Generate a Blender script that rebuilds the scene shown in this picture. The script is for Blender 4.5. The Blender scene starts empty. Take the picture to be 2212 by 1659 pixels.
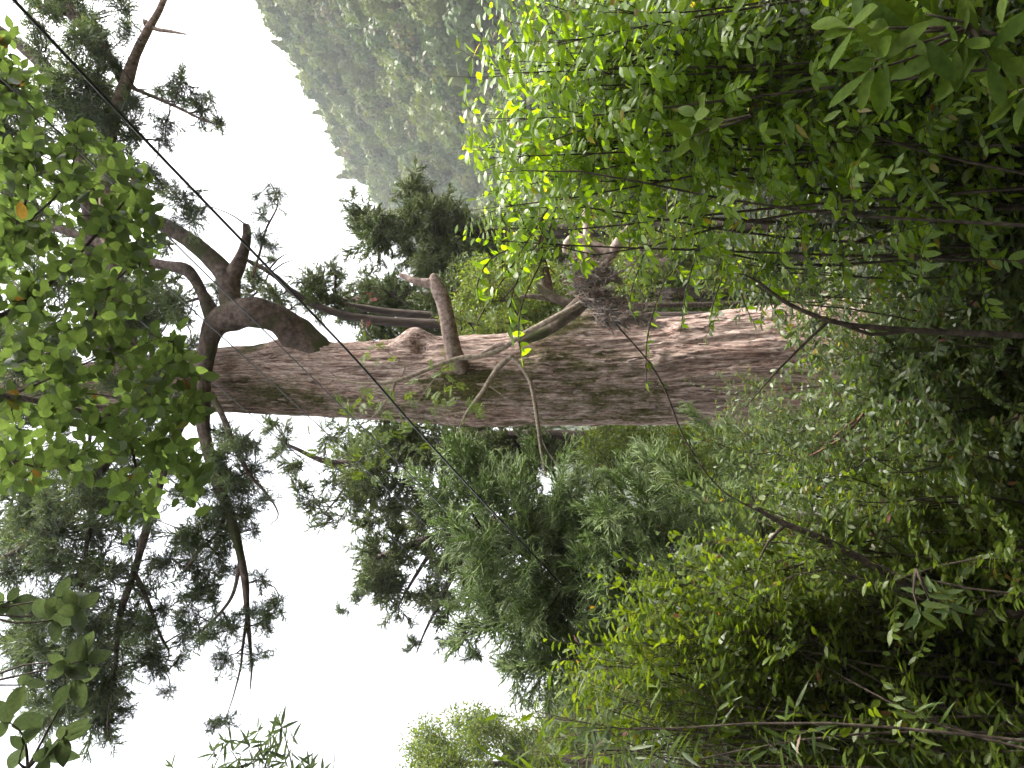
import bpy, math, random
import numpy as np
from mathutils import Vector, Matrix

random.seed(7)
rng = np.random.default_rng(7)
scene = bpy.context.scene
COL = scene.collection

# ------------------------------------------------------------------ camera
PITCH = math.radians(8.0)
FOC = 1106.0 / (18.0 / 26.0)            # focal length in the units of a 2212 x 1659 view
cp, sp = math.cos(PITCH), math.sin(PITCH)
FWD, UPV, RGT = np.array([0, cp, sp]), np.array([0, -sp, cp]), np.array([1.0, 0, 0])
cam_d = bpy.data.cameras.new('camera')
cam = bpy.data.objects.new('camera', cam_d); COL.objects.link(cam)
cam_d.sensor_width = 36; cam_d.lens = 26; cam_d.clip_start = 0.05; cam_d.clip_end = 6000
m = Matrix.Identity(4)                  # the phone was held sideways: the world's up is the picture's left
for i, ax in enumerate((-UPV, RGT, -FWD)):
    for j in range(3): m[j][i] = ax[j]
cam.matrix_world = m
scene.camera = cam

# ------------------------------------------------------------------ world, sun, exposure
SUN_EL, SUN_AZ = math.radians(54), math.radians(72)      # azimuth from +Y towards +X
w = bpy.data.worlds.new('World'); scene.world = w; w.use_nodes = True
nt = w.node_tree; nt.nodes.clear()
sky = nt.nodes.new('ShaderNodeTexSky'); sky.sky_type = 'NISHITA'; sky.sun_disc = False
sky.sun_elevation = SUN_EL; sky.sun_rotation = SUN_AZ
sky.air_density = 1.0; sky.dust_density = 6.0; sky.ozone_density = 1.0
hsv = nt.nodes.new('ShaderNodeHueSaturation'); hsv.inputs['Saturation'].default_value = 0.22
bg = nt.nodes.new('ShaderNodeBackground'); bg.inputs[1].default_value = 0.15
wo = nt.nodes.new('ShaderNodeOutputWorld')
nt.links.new(sky.outputs[0], hsv.inputs['Color']); nt.links.new(hsv.outputs[0], bg.inputs[0]); nt.links.new(bg.outputs[0], wo.inputs[0])
sun_d = bpy.data.lights.new('sun', 'SUN'); sun_d.energy = 1.5; sun_d.angle = math.radians(14); sun_d.color = (1, .95, .86)
sun = bpy.data.objects.new('sun', sun_d); COL.objects.link(sun)
sd = Vector((math.cos(SUN_EL) * math.sin(SUN_AZ), math.cos(SUN_EL) * math.cos(SUN_AZ), math.sin(SUN_EL)))
sun.rotation_euler = sd.to_track_quat('Z', 'Y').to_euler()
vs = scene.view_settings
vs.view_transform = 'Standard'; vs.look = 'None'; vs.gamma = 1; vs.use_curve_mapping = False
vs.exposure = 2.25
cy = scene.cycles
cy.max_bounces = 7; cy.diffuse_bounces = 3; cy.glossy_bounces = 2; cy.transmission_bounces = 5; cy.volume_bounces = 0
cy.transparent_max_bounces = 8; cy.use_denoising = True; cy.caustics_reflective = False; cy.caustics_refractive = False
cy.sample_clamp_indirect = 6; cy.adaptive_threshold = .025

# ------------------------------------------------------------------ helpers
def ray(x, y):
    """direction through a point of the 2212 x 1659 view (forward component 1)"""
    a = (829.5 - y) / FOC; b = (1106.0 - x) / FOC
    return a * RGT + b * UPV + FWD
def at(x, y, Y):
    d = ray(x, y); return d * (Y / d[1])
def wr(x, y, Y, rpx):
    d = ray(x, y); return rpx * (Y / d[1]) / FOC
def project(P):
    P = np.atleast_2d(P); f = P @ FWD
    return 1106.0 - FOC * (P @ UPV) / f, 829.5 - FOC * (P @ RGT) / f, f

def _hash(i, j, k):
    h = (i * 374761393 + j * 668265263 + k * 1442695041) & 0xFFFFFFFF
    h = ((h ^ (h >> 13)) * 1274126177) & 0xFFFFFFFF
    return ((h ^ (h >> 16)) & 0xFFFFFF) / float(0xFFFFFF)
def vnoise(P):
    P = np.asarray(P, float); I = np.floor(P).astype(np.int64); F = P - I; F = F * F * (3 - 2 * F)
    r = 0
    for a in (0, 1):
        for b in (0, 1):
            for c in (0, 1):
                r = r + _hash(I[..., 0] + a, I[..., 1] + b, I[..., 2] + c) * (F[..., 0] if a else 1 - F[..., 0]) * (F[..., 1] if b else 1 - F[..., 1]) * (F[..., 2] if c else 1 - F[..., 2])
    return r
def fbm(P, o=3):
    P = np.asarray(P, float); r = 0; a = .5
    for k in range(o):
        r = r + a * vnoise(P * 2 ** k + 17.3 * k); a *= .5
    return r

def unit(v):
    v = np.asarray(v, float); return v / (np.linalg.norm(v, axis=-1, keepdims=True) + 1e-9)

def mesh_np(name, V, quads=None, tris=None, mat=None, smooth=True, attrs=None):
    me = bpy.data.meshes.new(name)
    V = np.asarray(V, np.float32)
    nq = 0 if quads is None else len(quads); n3 = 0 if tris is None else len(tris)
    me.vertices.add(len(V)); me.vertices.foreach_set('co', V.ravel())
    me.loops.add(nq * 4 + n3 * 3); me.polygons.add(nq + n3)
    li = np.concatenate(([np.asarray(quads).ravel()] if nq else []) + ([np.asarray(tris).ravel()] if n3 else []))
    me.loops.foreach_set('vertex_index', li.astype(np.int32))
    st = np.concatenate([np.arange(nq) * 4, nq * 4 + np.arange(n3) * 3]).astype(np.int32)
    me.polygons.foreach_set('loop_start', st)
    if smooth: me.polygons.foreach_set('use_smooth', np.ones(nq + n3, bool))
    if attrs:
        for k, v in attrs.items():
            a = me.attributes.new(k, 'FLOAT', 'POINT'); a.data.foreach_set('value', np.asarray(v, np.float32))
    me.update(calc_edges=True)
    if mat: me.materials.append(mat)
    return me

def resample(P, R, step):
    """Catmull-Rom through the points, about one ring each step metres"""
    P = np.asarray(P, float); R = np.asarray(R, float)
    if len(P) == 2: P = np.array([P[0], (P[0] + P[1]) / 2, P[1]]); R = np.array([R[0], (R[0] + R[1]) / 2, R[1]])
    A = np.vstack([2 * P[0] - P[1], P, 2 * P[-1] - P[-2]]); out, rad = [], []
    for i in range(len(P) - 1):
        p0, p1, p2, p3 = A[i:i + 4]; n = max(2, int(np.linalg.norm(p2 - p1) / step))
        for t in np.arange(n) / n:
            out.append(.5 * (2 * p1 + (p2 - p0) * t + (2 * p0 - 5 * p1 + 4 * p2 - p3) * t * t + (3 * p1 - p0 - 3 * p2 + p3) * t ** 3)); rad.append(R[i] * (1 - t) + R[i + 1] * t)
    out.append(P[-1]); rad.append(R[-1])
    return np.array(out), np.array(rad)

def tube(P, R, seg=8, rough=0.0, freq=3.0, ridge=0.0):
    P = np.asarray(P, float); R = np.asarray(R, float); n = len(P)
    T = unit(np.gradient(P, axis=0)); ref = np.array([0, 0, 1.0]) if abs(T[0][2]) < .9 else np.array([0, 1.0, 0])
    N = np.zeros_like(P); N[0] = unit(np.cross(T[0], ref))
    for i in range(1, n): N[i] = unit(N[i - 1] - T[i] * np.dot(N[i - 1], T[i]))
    B = np.cross(T, N); th = np.arange(seg) / seg * 2 * math.pi
    dirs = N[:, None] * np.cos(th)[None, :, None] + B[:, None] * np.sin(th)[None, :, None]
    V = P[:, None] + dirs * R[:, None, None]
    if rough:
        k = 1 + rough * (fbm(V * freq) - .45) * 2
        if ridge:
            al = np.cumsum(np.r_[0, np.linalg.norm(np.diff(P, axis=0), axis=1)])
            q = np.stack([np.cos(th)[None] * 3 + 0 * al[:, None], np.sin(th)[None] * 3 + 0 * al[:, None], al[:, None] * .8 + 0 * th[None]], -1)
            k = k + ridge * (vnoise(q * 1.7) - .5)
        V = P[:, None] + dirs * (R[:, None] * k)[..., None]
    V = V.reshape(-1, 3)
    i = np.arange(n - 1)[:, None] * seg; j = np.arange(seg)[None]; j2 = (j + 1) % seg
    Q = np.stack([i + j, i + j2, i + seg + j2, i + seg + j], -1).reshape(-1, 4)
    V = np.vstack([V, P[-1:] + T[-1:] * R[-1] * .5]); e = len(V) - 1; b = (n - 1) * seg
    Tt = np.stack([b + np.arange(seg), b + (np.arange(seg) + 1) % seg, np.full(seg, e)], -1)
    if seg > 6: V = np.vstack([V, P[:1] - T[:1] * R[0] * .3]); Tt = np.vstack([Tt, np.stack([(np.arange(seg) + 1) % seg, np.arange(seg), np.full(seg, e + 1)], -1)])
    return V, Q, Tt

class Geo:
    """collects shapes that belong to one part"""
    def __init__(s): s.V, s.Q, s.T, s.n = [], [], [], 0
    def add(s, V, Q=None, T=None):
        s.V.append(V)
        if Q is not None and len(Q): s.Q.append(np.asarray(Q) + s.n)
        if T is not None and len(T): s.T.append(np.asarray(T) + s.n)
        s.n += len(V)
    def mesh(s, name, mat, off=None, smooth=True):
        V = np.vstack(s.V)
        if off is not None: V = V - off
        return mesh_np(name, V, np.vstack(s.Q) if s.Q else None, np.vstack(s.T) if s.T else None, mat, smooth)

class Thing:
    def __init__(s, name, label, cat, base, group=None):
        s.base = np.array(base, float)
        s.o = bpy.data.objects.new(name, None); COL.objects.link(s.o); s.o.location = s.base
        s.o.empty_display_size = .2
        s.o['label'] = label; s.o['category'] = cat
        if group: s.o['group'] = group
        s.lines = []
    def geo(s, name, g, mat, parent=None, smooth=True, kind=None):
        return s.mesh(name, g.mesh(name, mat, s.base, smooth), parent, kind)
    def mesh(s, name, me, parent=None, kind=None):
        o = bpy.data.objects.new(name, me); COL.objects.link(o); o.parent = parent or s.o
        if kind: o['kind'] = kind
        return o
    def inst(s, name, me, M, parent=None):
        """M: 4x4 numpy world matrix"""
        o = bpy.data.objects.new(name, me); COL.objects.link(o); o.parent = parent or s.o
        M = M.copy(); M[:3, 3] -= s.base; o.matrix_basis = Matrix(M.tolist()); return o
    def limb(s, name, pts, mat, Y=None, seg=10, step=.12, rough=.12, freq=3.0, ridge=0.0, parent=None, keep=True):
        """pts: (x, y, radius in view units[, Y]) in the 2212 view"""
        P = [at(p[0], p[1], p[3] if len(p) > 3 else Y) for p in pts]; R = [wr(p[0], p[1], p[3] if len(p) > 3 else Y, p[2]) for p in pts]
        P, R = resample(P, R, step); g = Geo(); g.add(*tube(P, R, seg, rough, freq, ridge))
        if keep: s.lines.append((P, R))
        return s.geo(name, g, mat, parent)

def frame(d, up, scale, pos):
    """matrix whose local Y is d, Z close to up"""
    d = unit(d); x = unit(np.cross(d, up)); z = np.cross(x, d)
    M = np.eye(4); M[:3, 0] = x * scale; M[:3, 1] = d * scale; M[:3, 2] = z * scale; M[:3, 3] = pos; return M
def rvec(n=None): return unit(rng.normal(size=3 if n is None else (n, 3)))
def inpoly(poly, n):
    poly = np.array(poly, float); lo, hi = poly.min(0), poly.max(0); out = []
    x1, y1 = poly[:, 0], poly[:, 1]; x2, y2 = np.roll(x1, -1), np.roll(y1, -1)
    while len(out) < n:
        p = lo + rng.random(2) * (hi - lo)
        c = ((y1 > p[1]) != (y2 > p[1])) & (p[0] < (x2 - x1) * (p[1] - y1) / (y2 - y1 + 1e-9) + x1)
        if c.sum() % 2: out.append(p)
    return np.array(out)

def scatter(poly, n, r0, r1): return [(p[0], p[1], rng.uniform(r0, r1)) for p in inpoly(poly, n)]

# ------------------------------------------------------------------ materials
def new_mat(name):
    m = bpy.data.materials.new(name); m.use_nodes = True; nt = m.node_tree; nt.nodes.clear()
    out = nt.nodes.new('ShaderNodeOutputMaterial'); return m, nt, out
def N(nt, t, **kw):
    n = nt.nodes.new(t)
    for k, v in kw.items(): setattr(n, k, v)
    return n
def ramp(nt, stops, fac):
    r = N(nt, 'ShaderNodeValToRGB'); e = r.color_ramp.elements
    while len(e) < len(stops): e.new(.5)
    for k, (p, c) in enumerate(stops): e[k].position = p; e[k].color = (*c, 1)
    nt.links.new(fac, r.inputs[0]); return r.outputs[0]

def leaf_mat(name, dark, light, trans=(1.9, 1.8, .9), tfac=.45, rough=.38, odd=(), spec=.5, veins=False, island=1.0):
    """dark..light: range of leaf colours from leaf to leaf; odd: (share, colour) of red, yellow or withered leaves"""
    m, nt, out = new_mat(name); L = nt.links.new
    oi, ge = N(nt, 'ShaderNodeObjectInfo'), N(nt, 'ShaderNodeNewGeometry')
    ad = N(nt, 'ShaderNodeMath', operation='ADD'); L(oi.outputs['Random'], ad.inputs[0]); im = N(nt, 'ShaderNodeMath', operation='MULTIPLY'); im.inputs[1].default_value = island; L(ge.outputs['Random Per Island'], im.inputs[0]); L(im.outputs[0], ad.inputs[1])
    fr = N(nt, 'ShaderNodeMath', operation='FRACT'); L(ad.outputs[0], fr.inputs[0])
    tot = sum(o[0] for o in odd); stops = [(0, dark), (max(.05, 1 - tot - .002), light)]; p = 1 - tot
    for sh, c in odd: stops += [(p, c), (min(1, p + sh - .002), c)]; p += sh
    col = ramp(nt, stops, fr.outputs[0])
    tc = N(nt, 'ShaderNodeTexCoord'); nz = N(nt, 'ShaderNodeTexNoise'); nz.inputs['Scale'].default_value = 9; L(tc.outputs['Object'], nz.inputs['Vector'])
    v = N(nt, 'ShaderNodeMapRange'); v.inputs[1].default_value = .3; v.inputs[2].default_value = .7; v.inputs[3].default_value = .75; v.inputs[4].default_value = 1.2; L(nz.outputs[0], v.inputs[0])
    mu = N(nt, 'ShaderNodeMix', data_type='RGBA', blend_type='MULTIPLY'); mu.inputs[0].default_value = 1
    L(col, mu.inputs[6]); L(v.outputs[0], mu.inputs[7]); col = mu.outputs[2]
    pb = N(nt, 'ShaderNodeBsdfPrincipled'); L(col, pb.inputs['Base Color']); pb.inputs['Roughness'].default_value = rough; pb.inputs['Specular IOR Level'].default_value = spec
    if veins:
        wv = N(nt, 'ShaderNodeTexWave'); wv.bands_direction = 'Y'; wv.inputs['Scale'].default_value = 3.2; wv.inputs['Distortion'].default_value = 1.5; L(tc.outputs['Object'], wv.inputs['Vector'])
        bp = N(nt, 'ShaderNodeBump'); bp.inputs['Strength'].default_value = .05; bp.inputs['Distance'].default_value = .02; L(wv.outputs[1], bp.inputs['Height']); L(bp.outputs[0], pb.inputs['Normal'])
    if tfac > 0:
        mt = N(nt, 'ShaderNodeMix', data_type='RGBA', blend_type='MULTIPLY'); mt.inputs[0].default_value = 1; L(col, mt.inputs[6]); mt.inputs[7].default_value = (*trans, 1)
        tr = N(nt, 'ShaderNodeBsdfTranslucent'); L(mt.outputs[2], tr.inputs[0])
        mx = N(nt, 'ShaderNodeMixShader'); mx.inputs[0].default_value = tfac; L(pb.outputs[0], mx.inputs[1]); L(tr.outputs[0], mx.inputs[2]); L(mx.outputs[0], out.inputs[0])
    else: L(pb.outputs[0], out.inputs[0])
    return m

def bark_mat(name, cols, scale=(10, 10, 2.0), moss=None, rough=.9, bump=.5, moss_lo=.52):
    m, nt, out = new_mat(name); L = nt.links.new
    tc = N(nt, 'ShaderNodeTexCoord'); mp = N(nt, 'ShaderNodeMapping'); mp.inputs['Scale'].default_value = scale; L(tc.outputs['Object'], mp.inputs[0])
    nz = N(nt, 'ShaderNodeTexNoise'); nz.inputs['Scale'].default_value = 1; nz.inputs['Detail'].default_value = 7; nz.inputs['Roughness'].default_value = .65; L(mp.outputs[0], nz.inputs['Vector'])
    col = ramp(nt, [(.3 + .4 * i / (len(cols) - 1), c) for i, c in enumerate(cols)], nz.outputs[0])
    if moss:
        n2 = N(nt, 'ShaderNodeTexNoise'); n2.inputs['Scale'].default_value = 1.6; n2.inputs['Detail'].default_value = 5; L(tc.outputs['Object'], n2.inputs['Vector'])
        mr = N(nt, 'ShaderNodeMapRange'); mr.inputs[1].default_value = moss_lo; mr.inputs[2].default_value = moss_lo + .12; L(n2.outputs[0], mr.inputs[0])
        mx = N(nt, 'ShaderNodeMix', data_type='RGBA'); L(mr.outputs[0], mx.inputs[0]); L(col, mx.inputs[6]); mx.inputs[7].default_value = (*moss, 1); col = mx.outputs[2]
    pb = N(nt, 'ShaderNodeBsdfPrincipled'); L(col, pb.inputs['Base Color']); pb.inputs['Roughness'].default_value = rough; pb.inputs['Specular IOR Level'].default_value = .25
    bp = N(nt, 'ShaderNodeBump'); bp.inputs['Strength'].default_value = bump; bp.inputs['Distance'].default_value = .04; L(nz.outputs[0], bp.inputs['Height']); L(bp.outputs[0], pb.inputs['Normal'])
    L(pb.outputs[0], out.inputs[0]); return m

def trunk_mat():
    m, nt, out = new_mat('cedar_trunk_bark'); L = nt.links.new
    tc = N(nt, 'ShaderNodeTexCoord')
    def noise(sc, det=6, ro=.6, dist=0.0):
        mp = N(nt, 'ShaderNodeMapping'); mp.inputs['Scale'].default_value = sc; L(tc.outputs['Object'], mp.inputs[0])
        n = N(nt, 'ShaderNodeTexNoise'); n.inputs['Scale'].default_value = 1; n.inputs['Detail'].default_value = det; n.inputs['Roughness'].default_value = ro; n.inputs['Distortion'].default_value = dist
        L(mp.outputs[0], n.inputs['Vector']); return n.outputs[0]
    fib = noise((20, 20, 1.4), 9, .75, .5)
    col = ramp(nt, [(.35, (.035, .024, .02)), (.42, (.185, .118, .094)), (.51, (.41, .295, .245)), (.62, (.63, .515, .45))], fib)
    # pale flakes where the outer bark has split away
    fl = noise((15, 15, 6), 5, .6, .2); mr = N(nt, 'ShaderNodeMapRange'); mr.inputs[1].default_value = .585; mr.inputs[2].default_value = .64; L(fl, mr.inputs[0])
    big = noise((.9, .9, .35), 3); mb = N(nt, 'ShaderNodeMapRange'); mb.inputs[1].default_value = .42; mb.inputs[2].default_value = .6; L(big, mb.inputs[0])
    mm = N(nt, 'ShaderNodeMath', operation='MULTIPLY'); L(mr.outputs[0], mm.inputs[0]); L(mb.outputs[0], mm.inputs[1])
    mx = N(nt, 'ShaderNodeMix', data_type='RGBA'); L(mm.outputs[0], mx.inputs[0]); L(col, mx.inputs[6]); mx.inputs[7].default_value = (.52, .45, .39, 1); col = mx.outputs[2]
    pl = noise((34, 34, 7), 5, .65, .3); mp2 = N(nt, 'ShaderNodeMapRange'); mp2.inputs[1].default_value = .36; mp2.inputs[2].default_value = .62; mp2.inputs[3].default_value = .45; mp2.inputs[4].default_value = 1.25; L(pl, mp2.inputs[0])
    mx = N(nt, 'ShaderNodeMix', data_type='RGBA', blend_type='MULTIPLY'); mx.inputs[0].default_value = 1; L(col, mx.inputs[6]); L(mp2.outputs[0], mx.inputs[7]); col = mx.outputs[2]
    # reddish patches of fresh bark
    rd = noise((1.6, 1.6, .5), 4); r2 = N(nt, 'ShaderNodeMapRange'); r2.inputs[1].default_value = .5; r2.inputs[2].default_value = .68; r2.inputs[4].default_value = .55; L(rd, r2.inputs[0])
    mx = N(nt, 'ShaderNodeMix', data_type='RGBA', blend_type='MULTIPLY'); L(r2.outputs[0], mx.inputs[0]); L(col, mx.inputs[6]); mx.inputs[7].default_value = (.95, .74, .68, 1); col = mx.outputs[2]
    # moss, from the mesh attribute broken up by noise
    at_ = N(nt, 'ShaderNodeAttribute'); at_.attribute_name = 'moss'
    mn = noise((7, 7, 3), 5, .7); ad = N(nt, 'ShaderNodeMath', operation='ADD'); L(at_.outputs['Fac'], ad.inputs[0]); L(mn, ad.inputs[1])
    mr = N(nt, 'ShaderNodeMapRange'); mr.inputs[1].default_value = .84; mr.inputs[2].default_value = 1.06; L(ad.outputs[0], mr.inputs[0])
    mc = ramp(nt, [(.3, (.03, .03, .010)), (.5, (.075, .07, .022)), (.7, (.16, .13, .05))], noise((24, 24, 16), 4))
    mx = N(nt, 'ShaderNodeMix', data_type='RGBA'); L(mr.outputs[0], mx.inputs[0]); L(col, mx.inputs[6]); L(mc, mx.inputs[7]); col = mx.outputs[2]
    pb = N(nt, 'ShaderNodeBsdfPrincipled'); L(col, pb.inputs['Base Color']); pb.inputs['Roughness'].default_value = .9; pb.inputs['Specular IOR Level'].default_value = .2
    bp = N(nt, 'ShaderNodeBump'); bp.inputs['Strength'].default_value = .8; bp.inputs['Distance'].default_value = .05; L(fib, bp.inputs['Height'])
    b2 = N(nt, 'ShaderNodeBump'); b2.inputs['Strength'].default_value = .5; b2.inputs['Distance'].default_value = .03; L(pl, b2.inputs['Height']); L(bp.outputs[0], b2.inputs['Normal']); L(b2.outputs[0], pb.inputs['Normal'])
    L(pb.outputs[0], out.inputs[0]); return m

RED, YEL, ORG, BRN = (.13, .03, .02), (.20, .16, .025), (.15, .065, .02), (.11, .07, .035)
M = {}
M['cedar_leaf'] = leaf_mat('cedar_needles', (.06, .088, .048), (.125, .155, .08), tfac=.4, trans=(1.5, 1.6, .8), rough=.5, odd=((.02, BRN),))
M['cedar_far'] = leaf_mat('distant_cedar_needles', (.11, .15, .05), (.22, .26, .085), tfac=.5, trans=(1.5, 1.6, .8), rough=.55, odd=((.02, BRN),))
M['young_cedar'] = leaf_mat('young_cedar_needles', (.15, .195, .085), (.25, .305, .13), tfac=.5, trans=(1.5, 1.7, .8), rough=.45)
M['over'] = leaf_mat('overhanging_leaf', (.036, .06, .02), (.064, .095, .03), tfac=.5, trans=(2.2, 2.15, 1.2), rough=.4, odd=((.008, (.09, .055, .015)),), veins=True)
M['bright'] = leaf_mat('bright_shrub_leaf', (.085, .15, .008), (.155, .23, .012), tfac=.6, trans=(2.8, 2.7, .6), rough=.36, odd=((.02, YEL),), veins=True)
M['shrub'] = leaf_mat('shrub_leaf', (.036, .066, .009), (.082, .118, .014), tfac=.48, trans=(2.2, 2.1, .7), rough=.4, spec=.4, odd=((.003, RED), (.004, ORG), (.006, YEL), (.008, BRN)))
M['dark_shrub'] = leaf_mat('shaded_shrub_leaf', (.020, .036, .007), (.046, .068, .011), tfac=.42, trans=(2.05, 2.05, .7), rough=.4, spec=.4, odd=((.003, RED), (.005, ORG), (.005, YEL), (.012, BRN)))  # shrub leaf darkened; the shade of the understorey is put into its colour
M['paddle'] = leaf_mat('paddle_leaf', (.03, .055, .006), (.055, .085, .009), tfac=.45, trans=(2.0, 1.9, .6), rough=.65, spec=.05, veins=True)
M['over_dark'] = leaf_mat('near_dark_leaf', (.035, .048, .030), (.055, .072, .042), tfac=.38, trans=(1.8, 1.9, 1.0), rough=.45, veins=True)
M['lime'] = leaf_mat('lime_shrub_leaf', (.048, .082, .009), (.105, .145, .014), tfac=.5, trans=(2.2, 2.05, .6), rough=.4, spec=.35, odd=((.003, RED), (.003, ORG), (.006, YEL)))
M['grey_shrub'] = leaf_mat('grey_green_leaf', (.042, .072, .018), (.09, .125, .03), tfac=.42, trans=(2.0, 1.9, .7), rough=.42, spec=.35, odd=((.004, ORG), (.005, YEL), (.01, BRN)))
M['rowan'] = leaf_mat('pinnate_leaf', (.09, .15, .025), (.16, .21, .035), tfac=.5, trans=(1.9, 1.8, .7), rough=.42)
M['rowan_red'] = leaf_mat('red_pinnate_leaf', (.16, .02, .018), (.26, .04, .03), tfac=.4, trans=(1.5, 1, .8), rough=.42)
M['mid_leaf'] = leaf_mat('hillside_shrub_leaf', (.06, .10, .02), (.14, .18, .035), tfac=.45, trans=(1.9, 1.8, .7), rough=.4, odd=((.01, ORG),))
M['forest'] = leaf_mat('forest_leaf', (.055, .105, .016), (.175, .215, .036), tfac=.3, trans=(1.6, 1.6, .8), rough=.55, odd=((.05, (.15, .125, .055)),), island=.12)
M['trunk'] = trunk_mat()
M['limb'] = bark_mat('cedar_limb_bark', [(.03, .022, .019), (.10, .072, .06), (.20, .15, .125)], (9, 9, 9), moss=(.05, .055, .018))
M['dead'] = bark_mat('weathered_dead_wood', [(.08, .055, .045), (.25, .18, .15), (.42, .34, .29)], (14, 5, 14))
M['bare'] = bark_mat('bare_bleached_wood', [(.13, .085, .07), (.34, .25, .21), (.55, .45, .39)], (9, 9, 9))
M['flake'] = bark_mat('loose_bark_flake', [(.12, .08, .065), (.30, .22, .185), (.48, .40, .35)], (20, 20, 3))
M['pale'] = bark_mat('pale_twig_bark', [(.09, .07, .05), (.24, .19, .14), (.38, .32, .25)], (18, 18, 18))
M['stem'] = bark_mat('shrub_stem_bark', [(.018, .014, .011), (.05, .036, .026), (.11, .085, .065)], (22, 22, 22))
M['redstem'] = bark_mat('reddish_stem_bark', [(.05, .022, .018), (.12, .055, .04), (.2, .12, .09)], (22, 22, 22))
M['moss'] = bark_mat('moss', [(.02, .022, .006), (.06, .06, .014), (.13, .115, .03)], (26, 26, 26), bump=1)
M['mossy'] = bark_mat('mossy_log_bark', [(.04, .03, .022), (.10, .075, .055), (.2, .15, .12)], (12, 12, 12), moss=(.045, .048, .014), moss_lo=.47)
M['dry'] = leaf_mat('dead_needles', (.12, .09, .075), (.52, .44, .38), tfac=.15, trans=(1, 1, 1), rough=.8, spec=.2, odd=((.04, (.28, .10, .05)),))
M['soil'] = bark_mat('forest_soil', [(.012, .009, .006), (.03, .022, .014), (.05, .045, .02)], (3, 3, 3), moss=(.03, .045, .012))
M['wood_far'] = bark_mat('distant_trunk_bark', [(.022, .018, .016), (.065, .048, .04), (.12, .09, .075)], (6, 6, 1.5))
mm_, nt_, out_ = new_mat('cable_sheath'); pb_ = N(nt_, 'ShaderNodeBsdfPrincipled'); pb_.inputs['Base Color'].default_value = (.012, .012, .014, 1); pb_.inputs['Roughness'].default_value = .28
nz_ = N(nt_, 'ShaderNodeTexNoise'); nz_.inputs['Scale'].default_value = 30; mr_ = N(nt_, 'ShaderNodeMapRange'); mr_.inputs[3].default_value = .2; mr_.inputs[4].default_value = .45; nt_.links.new(nz_.outputs[0], mr_.inputs[0]); nt_.links.new(mr_.outputs[0], pb_.inputs['Roughness']); nt_.links.new(pb_.outputs[0], out_.inputs[0]); M['cable'] = mm_
mm_, nt_, out_ = new_mat('steel_wire'); pb_ = N(nt_, 'ShaderNodeBsdfPrincipled'); pb_.inputs['Base Color'].default_value = (.16, .16, .17, 1); pb_.inputs['Metallic'].default_value = .8
nz_ = N(nt_, 'ShaderNodeTexNoise'); nz_.inputs['Scale'].default_value = 40; mr_ = N(nt_, 'ShaderNodeMapRange'); mr_.inputs[3].default_value = .35; mr_.inputs[4].default_value = .6; nt_.links.new(nz_.outputs[0], mr_.inputs[0]); nt_.links.new(mr_.outputs[0], pb_.inputs['Roughness']); nt_.links.new(pb_.outputs[0], out_.inputs[0]); M['wire'] = mm_

# ------------------------------------------------------------------ ground, hills, forest
def gz(x, y):
    x = np.asarray(x, float); y = np.asarray(y, float)
    z = np.where(y < 17, -1.65 - .255 * y, -5.985 - 34 * (1 - np.exp(-(y - 17) / 45)))
    z = np.where(y < 0, -1.65 - .05 * y, z); z = np.where(y < -2, -1.55 + .55 * (-2 - np.maximum(y, -60)), z)  # bank behind the camera steepened to block low sky light
    return z + .25 * (fbm(np.stack([x * .3, y * .3, 0 * x], -1)) - .45)
def grid_mesh(X, Y, Z):
    n, k = X.shape; V = np.stack([X, Y, Z], -1).reshape(-1, 3)
    i = np.arange(n - 1)[:, None] * k; j = np.arange(k - 1)[None]
    return V, np.stack([i + j, i + j + 1, i + k + j + 1, i + k + j], -1).reshape(-1, 4)
def structure(name, me):
    o = bpy.data.objects.new(name, me); COL.objects.link(o); o['kind'] = 'structure'; return o
s = np.linspace(-1, 1, 181); ax = np.sinh(s * 6) / np.sinh(6) * 1400
X, Y = np.meshgrid(ax, ax, indexing='xy'); V, Q = grid_mesh(X, Y, gz(X, Y)); structure('ground', mesh_np('ground', V, Q, None, M['soil']))

R_RIDGE, R_FOOT = 227.0, 60.0
def hz(x, y):
    q = x + .3 * y + 26 * (fbm(np.stack([x / 60, y / 60, 0 * x], -1), 3) - .45)
    up = -46 + (q - R_FOOT) * 1.03
    dn = -46 + (R_RIDGE - R_FOOT) * 1.03 - (q - R_RIDGE) * .5
    return np.where(q < R_FOOT, -46 + (q - R_FOOT) * .05, np.minimum(up, dn))
X, Y = np.meshgrid(np.linspace(-330, 560, 150), np.linspace(45, 1000, 150), indexing='xy'); V, Q = grid_mesh(X, Y, hz(X, Y))
structure('hill', mesh_np('hill', V, Q, None, M['soil']))
X, Y = np.meshgrid(np.linspace(-1150, 300, 170), np.linspace(820, 1180, 40), indexing='xy')
Z = -60 + 150 * np.exp(-((Y - 1000) / 110.0) ** 2) * (.75 + .5 * fbm(np.stack([X / 220, Y / 300, 0 * X], -1), 2)) + 12 * fbm(np.stack([X / 16, Y / 16, 0 * X + 3], -1), 2)
V, Q = grid_mesh(X, Y, Z); structure('far_hill', mesh_np('far_hill', V, Q, None, M['forest']))

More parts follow.
